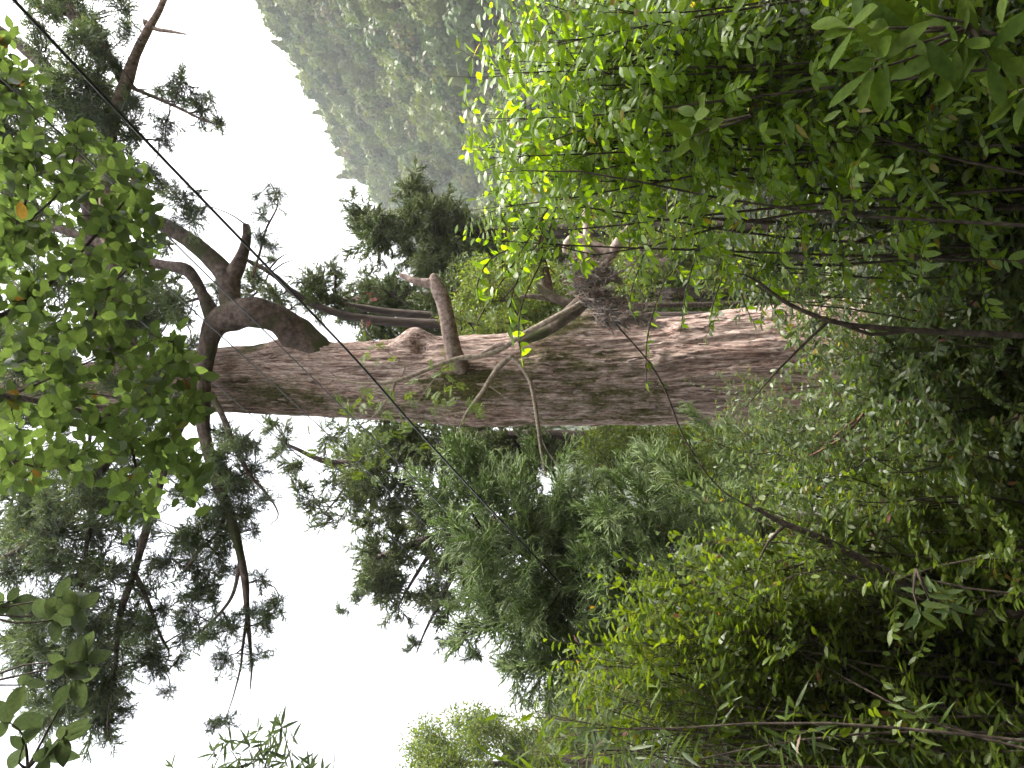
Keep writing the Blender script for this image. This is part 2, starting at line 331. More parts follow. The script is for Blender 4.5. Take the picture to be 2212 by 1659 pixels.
def crown_proto(name, cone, seed):
    r = np.random.default_rng(seed); n = 620; d = unit(r.normal(size=(n, 3))); d[:, 2] = np.abs(d[:, 2]) * 1.0 - .25; d = unit(d)
    lump = .5 + 1.0 * fbm(d * 2.6 + seed * 9.1, 2); rad = lump * (.86 + .18 * r.random(n))
    P = d * rad[:, None]
    if cone:
        t = r.random(n) ** .7; a = r.random(n) * 6.283; rr = (1 - t) * .62 * (.7 + .5 * vnoise(np.stack([np.cos(a) * 2, np.sin(a) * 2, t * 7], -1))) + .03
        P = np.stack([np.cos(a) * rr, np.sin(a) * rr, -.6 + t * 2.2], -1); d = unit(np.stack([np.cos(a), np.sin(a), .3 + 0 * a], -1))
    nrm = unit(d + .7 * unit(r.normal(size=(n, 3)))); x = unit(np.cross(nrm, r.normal(size=(n, 3)))); y = np.cross(nrm, x)
    sz = (.055 + .07 * r.random(n))[:, None]
    V = np.stack([P - x * sz, P + y * sz * 1.3, P + x * sz, P - y * sz * 1.1 - nrm * sz * .4], 1).reshape(-1, 3); Q = np.arange(4 * n).reshape(n, 4)
    g = Geo(); g.add(V, Q)
    th = np.linspace(0, math.pi, 9); ph = np.arange(12) / 12 * 2 * math.pi
    D = np.stack([np.sin(th)[:, None] * np.cos(ph), np.sin(th)[:, None] * np.sin(ph), np.cos(th)[:, None] + 0 * ph], -1).reshape(-1, 3)
    C = D * ((.5 + 1.0 * fbm(D * 2.6 + seed * 9.1, 2)) * .86)[:, None]
    if cone: C = np.stack([D[:, 0] * .4 * (1 - D[:, 2]) / 2 * 1.3, D[:, 1] * .4 * (1 - D[:, 2]) / 2 * 1.3, .45 + D[:, 2]], -1)
    i = np.arange(8)[:, None] * 12; j = np.arange(12)[None]; j2 = (j + 1) % 12
    g.add(C, np.stack([i + j, i + 12 + j, i + 12 + j2, i + j2], -1).reshape(-1, 4))
    o = bpy.data.objects.new(name, g.mesh(name, M['forest'], smooth=False)); return o
protos = bpy.data.collections.new('forest_crowns')
for k in range(6): protos.objects.link(crown_proto('forest_crown', k >= 5, k + 1))
n = 16000; az = np.tan(np.radians(rng.uniform(-24, 33, n))); q = rng.uniform(50, 236, n)
yy = q / (az + .3 + 1e-6); ok = (az > -.2) & (yy > 60) & (yy < 820); yy, az, q = yy[ok], az[ok], q[ok]; xx = az * yy
keep = rng.random(len(xx)) < .55 * np.clip(yy / 420, .15, 1); xx, yy = xx[keep], yy[keep]
zz = hz(xx, yy); sc = 2.2 + 5.0 * rng.random(len(xx)) ** 1.8 * (1 + .3 * (yy > 350))
me = bpy.data.meshes.new('forest'); me.from_pydata(np.stack([xx, yy, zz + sc * .8], -1).tolist(), [], [])
for nm, ty, v in (('idx', 'INT', rng.integers(0, 6, len(xx))), ('scl', 'FLOAT', sc)):
    a = me.attributes.new(nm, ty, 'POINT'); a.data.foreach_set('value', v.astype(np.int32 if ty == 'INT' else np.float32))
a = me.attributes.new('rot', 'FLOAT_VECTOR', 'POINT'); rv = np.zeros((len(xx), 3), np.float32); rv[:, 2] = rng.random(len(xx)) * 6.28; rv[:, :2] = rng.normal(size=(len(xx), 2)) * .15; a.data.foreach_set('vector', rv.ravel())
fo = bpy.data.objects.new('forest', me); COL.objects.link(fo); fo['kind'] = 'stuff'; fo['label'] = 'misty green forest covering the steep hillside'; fo['category'] = 'forest'
ng = bpy.data.node_groups.new('forest_scatter', 'GeometryNodeTree')
ng.interface.new_socket('Geometry', in_out='INPUT', socket_type='NodeSocketGeometry'); ng.interface.new_socket('Geometry', in_out='OUTPUT', socket_type='NodeSocketGeometry')
gi, go = ng.nodes.new('NodeGroupInput'), ng.nodes.new('NodeGroupOutput'); ip = ng.nodes.new('GeometryNodeInstanceOnPoints'); ci = ng.nodes.new('GeometryNodeCollectionInfo')
ci.inputs[0].default_value = protos; ci.inputs['Separate Children'].default_value = True; ci.inputs['Reset Children'].default_value = True
def na(nm, ty):
    x = ng.nodes.new('GeometryNodeInputNamedAttribute'); x.data_type = ty; x.inputs[0].default_value = nm; return [o for o in x.outputs if o.enabled][0]
e2 = ng.nodes.new('FunctionNodeEulerToRotation'); ng.links.new(na('rot', 'FLOAT_VECTOR'), e2.inputs[0]); ng.links.new(e2.outputs[0], ip.inputs['Rotation'])
ng.links.new(na('idx', 'INT'), ip.inputs['Instance Index']); ng.links.new(na('scl', 'FLOAT'), ip.inputs['Scale']); ip.inputs['Pick Instance'].default_value = True
ng.links.new(gi.outputs[0], ip.inputs['Points']); ng.links.new(ci.outputs[0], ip.inputs['Instance']); ng.links.new(ip.outputs[0], go.inputs[0])
fo.modifiers.new('scatter', 'NODES').node_group = ng

# ------------------------------------------------------------------ leaf and spray shapes
def leaf_template(width, shape='oval', rows=2, fold=.10, curl=.10):
    if rows == 2: ts = [.36, .72]; ws = {'oval': [.95, .78], 'obovate': [.72, 1.0], 'lance': [1.0, .62]}[shape]
    else:
        ts = np.linspace(0, 1, rows + 2)[1:-1]
        f = {'oval': lambda t: math.sin(math.pi * t ** .85) ** .8, 'obovate': lambda t: math.sin(math.pi * t ** 1.35) ** .8, 'lance': lambda t: math.sin(math.pi * t ** .7) ** 1.0}[shape]; ws = [f(t) for t in ts]
    V = [(0, 0, 0)]
    for t, wd in zip(ts, ws):
        z = -curl * t * t
        V += [(-wd * width / 2, t, z + fold * wd * width), (0, t, z), (wd * width / 2, t, z + fold * wd * width)]
    V.append((0, 1, -curl)); T, Qd = [], []
    T += [(0, 2, 1), (0, 3, 2)]
    for r in range(len(ts) - 1):
        a = 1 + 3 * r; Qd += [(a, a + 1, a + 4, a + 3), (a + 1, a + 2, a + 5, a + 4)]
    a = 1 + 3 * (len(ts) - 1); e = len(V) - 1; T += [(a, a + 1, e), (a + 1, a + 2, e)]
    return np.array(V, float), np.array(Qd, int), np.array(T, int)
T_HEX = {}
def hex_template(width, shape):
    w1, w2 = {'oval': (.95, .78), 'obovate': (.7, 1.0), 'lance': (1.0, .6)}[shape]
    V = [(0, 0, 0), (-w1 * width / 2, .34, -.02), (w1 * width / 2, .34, .02), (-w2 * width / 2, .7, -.06), (w2 * width / 2, .7, -.03), (0, 1, -.14)]
    return np.array(V, float), np.array([(1, 2, 4, 3)]), np.array([(0, 2, 1), (3, 4, 5)])
def place_leaves(T, pos, d, nrm, ln):
    V, Q, Tr = T; d = unit(d); x = unit(np.cross(d, nrm)); z = np.cross(x, d); n = len(pos); k = len(V)
    W = pos[:, None] + ln[:, None, None] * (V[None, :, 0:1] * x[:, None] + V[None, :, 1:2] * d[:, None] + V[None, :, 2:3] * z[:, None])
    o = (np.arange(n) * k)[:, None, None]
    return W.reshape(-1, 3), (Q[None] + o).reshape(-1, 4), (Tr[None] + o).reshape(-1, 3)

def spray_proto(name, mat, seed, planar=.45, side=14, sub=6, rad=.011, ang=.8, mainlen=1.0, nseg=(3, 2), flat=False):
    """one drooping spray of needle-clad shoots, growing along +Y, one unit long"""
    r = np.random.default_rng(seed); g = Geo()
    def strand(p, d, ln, ra, n=3, bend=.25):
        P = [p]; d = unit(d)
        b = r.normal(size=3) * bend + np.array([0, 0, .18])
        for k in range(n): d = unit(d + b / n); P.append(P[-1] + d * ln / n)
        P = np.array(P)
        if flat:
            sd_ = unit(np.cross(d, r.normal(size=3)))[None] * (ra * 1.15 * np.linspace(1, .35, n + 1))[:, None]; q = np.arange(n)
            g.add(np.vstack([P - sd_, P + sd_]), np.stack([q, q + 1, q + n + 2, q + n + 1], -1))
        else: g.add(*tube(P, ra * np.linspace(1, .35, n + 1), 3))
        return P
    A = strand(np.zeros(3), np.array([0, 1, .1]), mainlen, rad * 1.1, 5, .2)
    for k in range(side):
        t = .06 + .9 * k / side; i = min(int(t * 5), 4); f = t * 5 - i; p = A[i] * (1 - f) + A[i + 1] * f; ax = unit(A[i + 1] - A[i])
        s = 1 if k % 2 else -1; out = unit(np.array([s, 0, 0]) * 1 + r.normal(size=3) * planar); d = ax * math.cos(ang) + out * math.sin(ang)
        ln = (.52 - .25 * t) * (.75 + .5 * r.random()); B = strand(p, d, ln, rad, nseg[0], .3)
        for q in range(sub):
            u = .2 + .75 * q / sub; ns = nseg[0]; j = min(int(u * ns), ns - 1); h = u * ns - j; pp = B[j] * (1 - h) + B[j + 1] * h; bx = unit(B[j + 1] - B[j])
            o2 = unit(np.cross(bx, r.normal(size=3))); strand(pp, bx * .8 + o2 * .6, ln * (.5 - .25 * u) * (.7 + .6 * r.random()), rad * .85, nseg[1], .3)
    return g.mesh(name, mat)
SPRAY = [spray_proto('foliage_spray', M['cedar_leaf'], 10 + k, planar=.7, side=17, sub=8, rad=.014) for k in range(5)]
LOW = [spray_proto('foliage', M['cedar_leaf'], 15 + k, planar=.8, side=16, sub=7, rad=.015, nseg=(2, 1), flat=True) for k in range(4)]
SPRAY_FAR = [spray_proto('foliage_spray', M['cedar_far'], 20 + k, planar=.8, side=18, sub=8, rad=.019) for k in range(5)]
FROND = [spray_proto('frond', M['young_cedar'], 30 + k, planar=.4, side=24, sub=9, rad=.012, ang=.7) for k in range(5)]
DRY = [spray_proto('dead_spray', M['dry'], 40 + k, planar=.5, side=12, sub=3, rad=.02, ang=.4) for k in range(4)]

def clump_proto(name, mat, seed, n=80, tmpl=None, size=.2):
    r = np.random.default_rng(seed); d = unit(r.normal(size=(n, 3))); P = d * (r.random(n) ** .45)[:, None] * np.array([1, 1, .75])
    dd = unit(d + .8 * r.normal(size=(n, 3)) + np.array([0, 0, -.2])); nn = unit(np.array([0, 0, 1.0]) + .7 * r.normal(size=(n, 3)))
    g = Geo(); g.add(*place_leaves(tmpl, P, dd, nn, size * (.7 + .6 * r.random(n))))
    for k in range(0, n, 6): g.add(*tube(np.array([d[k] * .02, P[k] * .5 + r.normal(size=3) * .05, P[k]]), np.array([.012, .009, .005]), 3))
    return g.mesh(name, mat)
T_SMALL = leaf_template(.42, 'oval'); T_LANCE = leaf_template(.24, 'lance'); T_OB = leaf_template(.5, 'obovate')
CLUMP = [clump_proto('crown_foliage', M['mid_leaf'], 50 + k, 90, T_SMALL, .2) for k in range(4)]

def twig_to(th, C, rad, mat, parent=None, sag=.1):
    """a thin shoot from the nearest limb of the tree to the clump at C"""
    best = None
    for P, R in th.lines:
        dd = np.linalg.norm(P - C, axis=1); i = int(dd.argmin())
        if best is None or dd[i] < best[0]: best = (dd[i], P[i], R[i])
    if best is None or best[0] < .05: return
    A = best[1]; mid = (A + C) / 2 + rvec() * best[0] * .08 - np.array([0, 0, sag * best[0]])
    P, R = resample([A, mid, C], [min(rad * 1.6, best[2]), rad, rad * .5], max(.1, best[0] / 8)); g = Geo(); g.add(*tube(P, R, 5)); th.geo('twig', g, mat, parent); th.lines.append((P, R))

def clumps(th, pts, Y, protos, name, twmat, n=5, jit=.6, up=.25, k=1.15, twig=.014, parent=None, limit=300, count=[0]):
    """pts: (x, y, r) in the 2212 view; each clump is n sprays fanning out from its middle"""
    made = 0
    for p in pts:
        yy = (p[3] if len(p) > 3 else Y) + rng.normal() * jit; C = at(p[0], p[1], yy); R = wr(p[0], p[1], yy, p[2])
        if twig: twig_to(th, C, twig * yy / 14, twmat)
        for q in range(n):
            d = unit(rvec() + np.array([0, 0, up])); pos = C - d * R * .15 + rvec() * R * .15
            if made < limit: th.inst(name, protos[rng.integers(len(protos))], frame(d, rvec(), R * k * rng.uniform(.75, 1.2), pos)); made += 1

# ------------------------------------------------------------------ the giant cedar
YT = 14.0
base = at(2000, 785, YT); base[2] = float(gz(base[0], base[1]))
cedar = Thing('giant_cedar', 'colossal old cedar with pinkish fibrous trunk and mossy elbow limb, centre of the photo', 'tree', base)
prof = [(-260, 828, 878), (-40, 812, 886), (200, 785, 890), (330, 768, 890), (470, 752, 887), (560, 748, 890), (640, 746, 894), (760, 741, 900), (880, 735, 906), (1000, 728, 912), (1100, 724, 915), (1200, 716, 914), (1350, 706, 913), (1450, 690, 912), (1550, 674, 912), (1700, 660, 913), (1850, 645, 922), (2000, 615, 950), (2120, 560, 1000)]
C = np.array([at(x, (a + b) / 2, YT) for x, a, b in prof]); RR = np.array([wr(x, (a + b) / 2, YT, (b - a) / 2) for x, a, b in prof])
C, RR = C[::-1], RR[::-1]
NH, NT = 620, 240
zs = np.linspace(C[0, 2] - .3, C[-1, 2], NH); cx = np.interp(zs, C[:, 2], C[:, 0]); r0 = np.interp(zs, C[:, 2], RR)
k5 = np.ones(21) / 21; r0 = np.convolve(np.pad(r0, 10, 'edge'), k5, 'valid'); cx = np.convolve(np.pad(cx, 10, 'edge'), k5, 'valid')
th = np.arange(NT) / NT * 2 * math.pi; TH, ZS = np.meshgrid(th, zs)
tw = TH + .05 * np.sin(ZS * .6) + .12 * fbm(np.stack([np.cos(TH) * .8, np.sin(TH) * .8, ZS * .35], -1), 2)
def ring(fr, fz, off=0): return np.stack([np.cos(tw) * fr + off, np.sin(tw) * fr, ZS * fz], -1)
disp = .16 * (fbm(ring(1.6, .16), 2) - .38) + .10 * (fbm(ring(4, .35, 9), 2) - .38)
rid = 1 - np.abs(2 * vnoise(ring(11, .55, 3)) - 1); rid2 = 1 - np.abs(2 * vnoise(ring(24, 1.3, 5)) - 1)
disp += .065 * (rid - .5) + .045 * (rid2 - .5) + .03 * (vnoise(ring(30, 7, 8)) - .5)
def zpx(x): return at(x, 800, YT)[2]
def bump_at(x, yfrac, amp, sw, sh):
    """yfrac: -1 left edge .. 1 right edge of the trunk as seen from the camera"""
    th0 = -math.pi / 2 + math.asin(max(-1, min(1, yfrac))); dt = (TH - th0 + math.pi) % (2 * math.pi) - math.pi
    return amp * np.exp(-(dt / sw) ** 2 - ((ZS - zpx(x)) / sh) ** 2)
disp += bump_at(905, .92, .30, .42, .34) - bump_at(925, .72, .26, .16, .11) + bump_at(975, .45, .10, .5, .3) + bump_at(1270, .98, .35, .5, .8) + bump_at(1180, .75, .16, .4, .6)
disp += bump_at(1180, .3, .06, .35, .2) + bump_at(1420, .2, .05, .2, .15) + bump_at(1460, .75, .07, .2, .12) + bump_at(640, .9, .25, .6, .5) + bump_at(1010, -.85, .12, .35, .4) - bump_at(1010, -.95, .12, .2, .12)
Rr = r0[:, None] * (1 + 0 * TH) + disp * np.clip(r0[:, None] / .9, .3, 1.2)
V = np.stack([cx[:, None] + Rr * np.cos(TH), YT + Rr * np.sin(TH), ZS], -1)
sx, sy, _ = project(V.reshape(-1, 3)); sx = sx.reshape(TH.shape); side = np.cos(TH)
moss = .19 + .25 * (fbm(ring(2, .35, 31), 3) - .45) * 2 - .22 * side
for bx, by, amp, sw, sh in ((1290, .3, .42, .5, 2.1), (1180, .75, .4, .4, .6), (1280, .95, .5, .5, .8), (560, .95, .7, .6, .5), (620, -.1, .35, .5, 1.1), (1000, -.1, .35, .5, .9), (900, .95, .35, .35, .3), (1420, -.3, .25, .6, 1.4)): moss = moss + bump_at(bx, by, amp, sw, sh)
moss = moss - bump_at(1600, .2, .35, 1.2, 1.8) - bump_at(780, .6, .3, .7, 1.2)
Qi = np.arange(NH - 1)[:, None] * NT; Qj = np.arange(NT)[None]; Qj2 = (Qj + 1) % NT
Q = np.stack([Qi + Qj, Qi + Qj2, Qi + NT + Qj2, Qi + NT + Qj], -1).reshape(-1, 4)
trunk = cedar.mesh('trunk', mesh_np('trunk', V.reshape(-1, 3) - cedar.base, Q, None, M['trunk'], attrs={'moss': moss.ravel()}))
axis_line = np.stack([cx, np.full(NH, YT), zs], -1)
cedar.lines.append((axis_line[::4], r0[::4] * .5))
# loose flakes of bark standing off the trunk
def flake_proto(seed):
    r = np.random.default_rng(seed); n = 6; wv = .5 * (.65 + .5 * r.random(n)) * np.array([.5, .9, 1, 1, .85, .45]); t = np.linspace(0, 1, n); z = .22 * (t - .35) ** 2 + .05 * r.random(n)
    x0 = .05 * np.sin(t * 3 + r.random() * 6); top = np.stack([x0 - wv * .26, t, z], -1); bot = np.stack([x0 + wv * .26, t, z + .02 * r.normal(size=n)], -1); mid = np.stack([x0, t, z + .035], -1)
    F = np.stack([top, mid, bot], 1).reshape(-1, 3); Bk = F - np.array([0, 0, .05]); V = np.vstack([F, Bk]); Q = []
    for i in range(n - 1):
        a = i * 3; b = a + 18; Q += [(a, a + 1, a + 4, a + 3), (a + 1, a + 2, a + 5, a + 4), (a, a + 3, b + 3, b), (a + 2, b + 2, b + 5, a + 5)]
    Q += [(0, 18, 19, 1), (1, 19, 20, 2), (15, 16, 34, 33), (16, 17, 35, 34)]
    return mesh_np('bark_flake', V, Q, None, M['flake'], False)
FL = [flake_proto(60 + k) for k in range(6)]
for k in range(300):
    t0 = -math.pi / 2 + math.asin(rng.uniform(-.96, .96)); px = rng.uniform(520, 1720) if k % 3 else rng.uniform(1150, 1720)
    z = zpx(px); i = int((z - zs[0]) / (zs[-1] - zs[0]) * (NH - 1)); j = int((t0 % (2 * math.pi)) / (2 * math.pi) * NT) % NT
    p = V[i, j]; nrm = np.array([math.cos(t0), math.sin(t0), 0]); d = np.array([rng.normal() * .08 * -nrm[1], rng.normal() * .08 * nrm[0], -1 if rng.random() < .6 else 1])
    s_ = rng.uniform(.07, .20); cedar.inst('bark_flake', FL[rng.integers(6)], frame(d, nrm, s_, p - np.array([0, 0, d[2] * s_ * .5]) + nrm * .004), trunk)

# limbs
L_ = lambda *p, **k: cedar.limb('limb', p, k.pop('mat', M['limb']), Y=k.pop('Y', 13.6), **dict(dict(seg=16, step=.07, rough=.22, freq=2.2, ridge=.25), **k))
L_((760, 830, 26, 14.1), (715, 795, 40, 13.9), (675, 762, 44, 13.8), (640, 726, 38, 13.65), (600, 690, 31, 13.4), (545, 675, 33, 13.2), (500, 682, 31, 13.2), (468, 700, 25, 13.2), (452, 735, 19, 13.1), (440, 800, 17, 12.9), (437, 870, 16, 12.8), (441, 930, 14, 12.7), (455, 990, 12.5, 12.6), (472, 1050, 11.5, 12.6), (496, 1110, 10.5, 12.6), (515, 1180, 9.5, 12.6), (529, 1250, 8, 12.6), (534, 1320, 6, 12.6), (541, 1400, 3.6, 12.7), (544, 1440, 2.6, 12.7), (540, 1490, 1.2, 12.8))
L_((468, 700, 20, 13.2), (440, 640, 13, 13.2), (418, 600, 12, 13.2), (395, 580, 13, 13.2), (350, 572, 12, 13.3), (300, 560, 11, 13.4), (200, 520, 9, 13.6), (60, 470, 7, 14))
L_((520, 690, 30, 13.25), (497, 650, 24, 13.3), (494, 610, 25, 13.4), (470, 572, 20, 13.5), (430, 535, 19, 13.6), (380, 502, 17, 13.8), (320, 470, 15, 14), (200, 420, 12, 14.5), (60, 360, 9, 15))
L_((494, 612, 20, 13.4), (515, 572, 16, 13.4), (527, 540, 13, 13.4), (533, 505, 10, 13.4), (530, 485, 7, 13.4))
L_((545, 600, 3, 13.4), (560, 550, 3, 13.4), (575, 495, 2.4, 13.4), (600, 440, 1.8, 13.4), (585, 395, 1, 13.4), keep=True, seg=6)
L_((300, 850, 26, 14), (260, 700, 22, 14), (240, 520, 18, 13.6), (232, 380, 15.5, 13.4), (238, 290, 15, 13.2), (256, 220, 14.5, 13.2), (275, 172, 14, 13.2), (295, 115, 11, 13.2), (322, 60, 9, 13.2), (345, 20, 7, 13.2), (368, -40, 6, 13.2), mat=M['dead'])
L_((268, 180, 12, 13.2), (240, 130, 10, 13.2), (205, 85, 11, 13.3), (165, 40, 12, 13.4), (135, 5, 12, 13.5), (80, -60, 11, 13.6))
L_((250, 820, 24, 14), (210, 640, 19, 14), (190, 420, 16, 13.8), (158, 258, 13, 13.6), (122, 185, 15, 13.6), (85, 135, 14, 13.6), (40, 95, 12, 13.6), (-40, 40, 10, 13.6))
L_((318, 58, 6, 13.2), (310, 42, 4, 13.2), (335, 62, 5, 13.2), (370, 68, 4, 13.1), (402, 74, 2, 13), seg=7, mat=M['dead'])
L_((275, 185, 5, 13.2), (310, 200, 4.5, 13.1), (345, 215, 4, 13), (390, 235, 3.4, 13), (430, 255, 2.4, 12.9), (470, 270, 1.2, 12.9), seg=7)
L_((240, 280, 4, 13.2), (285, 298, 3, 13.1), (350, 303, 1.6, 13), seg=6)
L_((455, 850, 8, 12.8), (482, 900, 6, 12.6), (505, 960, 6, 12.5), (540, 1025, 4.5, 12.4), (575, 1065, 3, 12.4), (597, 1098, 2, 12.4), (600, 1118, 1.4, 12.4), (580, 1136, .8, 12.4), seg=7)
L_((534, 1330, 4, 12.6), (524, 1400, 3, 12.6), (520, 1440, 2.4, 12.6), (505, 1500, 1.6, 12.6), (492, 1540, 1, 12.6), seg=6)
L_((520, 1210, 5, 12.6), (500, 1290, 4, 12.6), (450, 1350, 3, 12.6), (410, 1380, 2, 12.6), seg=6)
L_((490, 1100, 5, 12.6), (470, 1150, 4, 12.6), (430, 1190, 3, 12.6), (400, 1230, 2, 12.6), seg=6)
# upper left boughs
L_((400, 880, 15, 14), (370, 960, 11, 13.2), (345, 1040, 10, 13), (320, 1133, 9, 12.8), (292, 1230, 8, 12.8), (262, 1320, 7, 12.8), (252, 1400, 5.5, 12.8), (248, 1470, 4.5, 12.8), (233, 1560, 2.5, 12.8), (238, 1600, 1, 12.8))
L_((290, 1235, 5, 12.8), (320, 1300, 4.5, 12.8), (345, 1370, 3.5, 12.8), (365, 1405, 2, 12.8), seg=7)
L_((280, 880, 14, 14), (230, 1000, 9, 13.2), (150, 1116, 7, 13), (75, 1165, 6, 13), (0, 1209, 5, 13), (-80, 1250, 4, 13), seg=8)
L_((215, 1020, 6, 13.1), (195, 1120, 5.5, 13), (180, 1230, 5, 13), (165, 1330, 4, 13), (140, 1440, 3, 13), (150, 1550, 1.5, 13), seg=7)
L_((180, 1230, 4, 13), (110, 1290, 3, 13), (40, 1350, 2.4, 13), (-20, 1400, 2, 13), seg=6)
# dead stub limb on the sunny side, its broken tip and side spur
L_((1000, 800, 20, 13.4), (985, 772, 20, 12.95), (972, 725, 17.5, 12.75), (966, 690, 16, 12.7), (958, 655, 15.5, 12.7), (948, 630, 15, 12.7), (940, 612, 13, 12.7), (937, 598, 9, 12.7), (936, 592, 5, 12.7), mat=M['dead'], rough=.14, ridge=.3)
L_((946, 622, 11, 12.7), (930, 612, 10, 12.7), (912, 610, 8.5, 12.7), (893, 606, 7.5, 12.7), (876, 598, 6.5, 12.8), (864, 594, 5, 12.8), mat=M['dead'], rough=.14, ridge=.3)
# moss cushions on the elbow limb and burls
def moss_pad(pts, Y):
    for (x, y, rx, ry) in pts:
        c = at(x, y, Y); a, b = wr(x, y, Y, rx), wr(x, y, Y, ry); th_ = np.linspace(0, math.pi, 14); ph = np.arange(22) / 22 * 2 * math.pi
        D = np.stack([np.sin(th_)[:, None] * np.cos(ph), np.sin(th_)[:, None] * np.sin(ph), np.cos(th_)[:, None] + 0 * ph], -1)
        Pm = D * (1 + .7 * (fbm(D * 4 + x, 3) - .45))[..., None] * np.array([b, .8 * min(a, b), a]) + c
        i = np.arange(13)[:, None] * 22; j = np.arange(22)[None]; j2 = (j + 1) % 22; g = Geo(); g.add(Pm.reshape(-1, 3), np.stack([i + j, i + 22 + j, i + 22 + j2, i + j2], -1).reshape(-1, 4)); cedar.geo('moss_cushion', g, M['moss'])
moss_pad([(1290, 716, 40, 12), (1215, 732, 30, 8)], 13.6)

right_top = [(263, 30, 45), (283, 73, 25), (183, 37, 35), (217, 77, 30), (110, 27, 50), (160, 83, 50), (217, 150, 45), (260, 143, 28), (187, 177, 50), (277, 217, 28), (173, 240, 45), (213, 240, 38), (133, 207, 45), (390, 173, 38), (343, 193, 20), (390, 217, 32), (443, 240, 38), (480, 263, 28), (453, 213, 24), (360, 267, 30), (287, 293, 30), (353, 303, 30), (320, 373, 33), (393, 427, 40), (427, 453, 28), (410, 480, 32), (350, 400, 32), (557, 423, 14), (603, 417, 20), (590, 440, 22), (567, 467, 22), (560, 510, 26), (583, 533, 22)]
left_limb = [(400, 1149, 42), (367, 1206, 38), (423, 1219, 42), (473, 1206, 32), (550, 1143, 24), (563, 1249, 28), (603, 1296, 30), (553, 1323, 27), (467, 1293, 42), (410, 1356, 42), (433, 1379, 38), (493, 1346, 28), (493, 1416, 36), (553, 1419, 26), (483, 1556, 32), (423, 1026, 38), (417, 1073, 38), (527, 953, 34), (493, 936, 30), (550, 1013, 36), (527, 1046, 34), (567, 1083, 28), (450, 1120, 30), (500, 1240, 26)]
left_top = [(353, 1313, 38), (300, 1346, 42), (320, 1426, 42), (350, 1443, 28), (367, 1489, 20), (390, 1419, 18), (110, 1150, 56), (187, 1146, 56), (217, 1190, 56), (233, 1240, 56), (150, 1223, 50), (83, 1223, 48), (27, 1233, 42), (200, 1280, 50), (110, 1300, 45), (150, 1340, 45), (83, 1393, 46), (50, 1400, 34), (143, 1406, 48), (117, 1473, 46), (183, 1440, 46), (150, 1516, 42), (200, 1523, 42), (233, 1550, 36), (110, 1550, 28), (240, 1590, 22), (267, 1540, 18), (207, 1373, 46), (240, 1483, 28), (300, 1180, 34), (330, 1120, 34), (160, 1046, 56), (207, 1020, 56), (260, 1080, 50), (90, 1090, 50)]
screen = [(p, rng.uniform(12.6, 15)) for p in scatter([(-40, 120), (100, 200), (200, 300), (330, 430), (400, 600), (330, 740), (400, 850), (330, 930), (400, 1090), (260, 1130), (-40, 1160)], 75, 34, 58)]
more = [(p, 12.7) for p in scatter([(400, 930), (400, 1150), (380, 1250), (440, 1400), (560, 1400), (590, 1280), (540, 1180), (560, 1040), (560, 940)], 26, 26, 40)] + [(p, 13) for p in scatter([(-20, 1080), (-20, 1440), (80, 1560), (250, 1590), (280, 1460), (370, 1440), (380, 1300), (330, 1180), (330, 1080)], 36, 34, 52)] + [(p, 13.4) for p in scatter([(60, -20), (100, 200), (240, 330), (300, 260), (250, 100), (200, -20)], 22, 28, 46)]
cedar_pts = [(p, 13.2) for p in right_top] + [(p, 12.7) for p in left_limb] + [(p, 12.9) for p in left_top] + more + screen
# at most 300 sprays are separate pieces; 3 for each clump, the remainder joined
def near_clumps(th, pts, protos, name, mat, each=3, extra=3, k=1.15, up=.25, jit=.5, tw=.012, limit=300):
    g = Geo(); made = 0; low = LOW; data = [np.array([v.co for v in p.vertices]) for p in low]
    faces = [([tuple(f.vertices) for f in p.polygons if len(f.vertices) == 4], [tuple(f.vertices) for f in p.polygons if len(f.vertices) == 3]) for p in low]
    for p, Y in pts:
        yy = Y + rng.normal() * jit; Cc = at(p[0], p[1], yy); R = wr(p[0], p[1], yy, p[2]); twig_to(th, Cc, tw, mat)
        for q in range(each + extra):
            d = unit(rvec() + np.array([0, 0, up])); pos = Cc - d * R * .2 + rvec() * R * .25; i = rng.integers(len(protos)); Mx = frame(d, rvec(), R * k * rng.uniform(.7, 1.2), pos)
            if q < each and made < limit: th.inst(name, protos[i], Mx); made += 1
            else: i = i % len(low); g.add(data[i] @ Mx[:3, :3].T + Mx[:3, 3], faces[i][0], faces[i][1])
    if g.n: th.geo('foliage', g, protos[0].materials[0], kind='stuff')
near_clumps(cedar, cedar_pts, SPRAY, 'foliage_spray', M['limb'], each=3, extra=6, k=1.5)

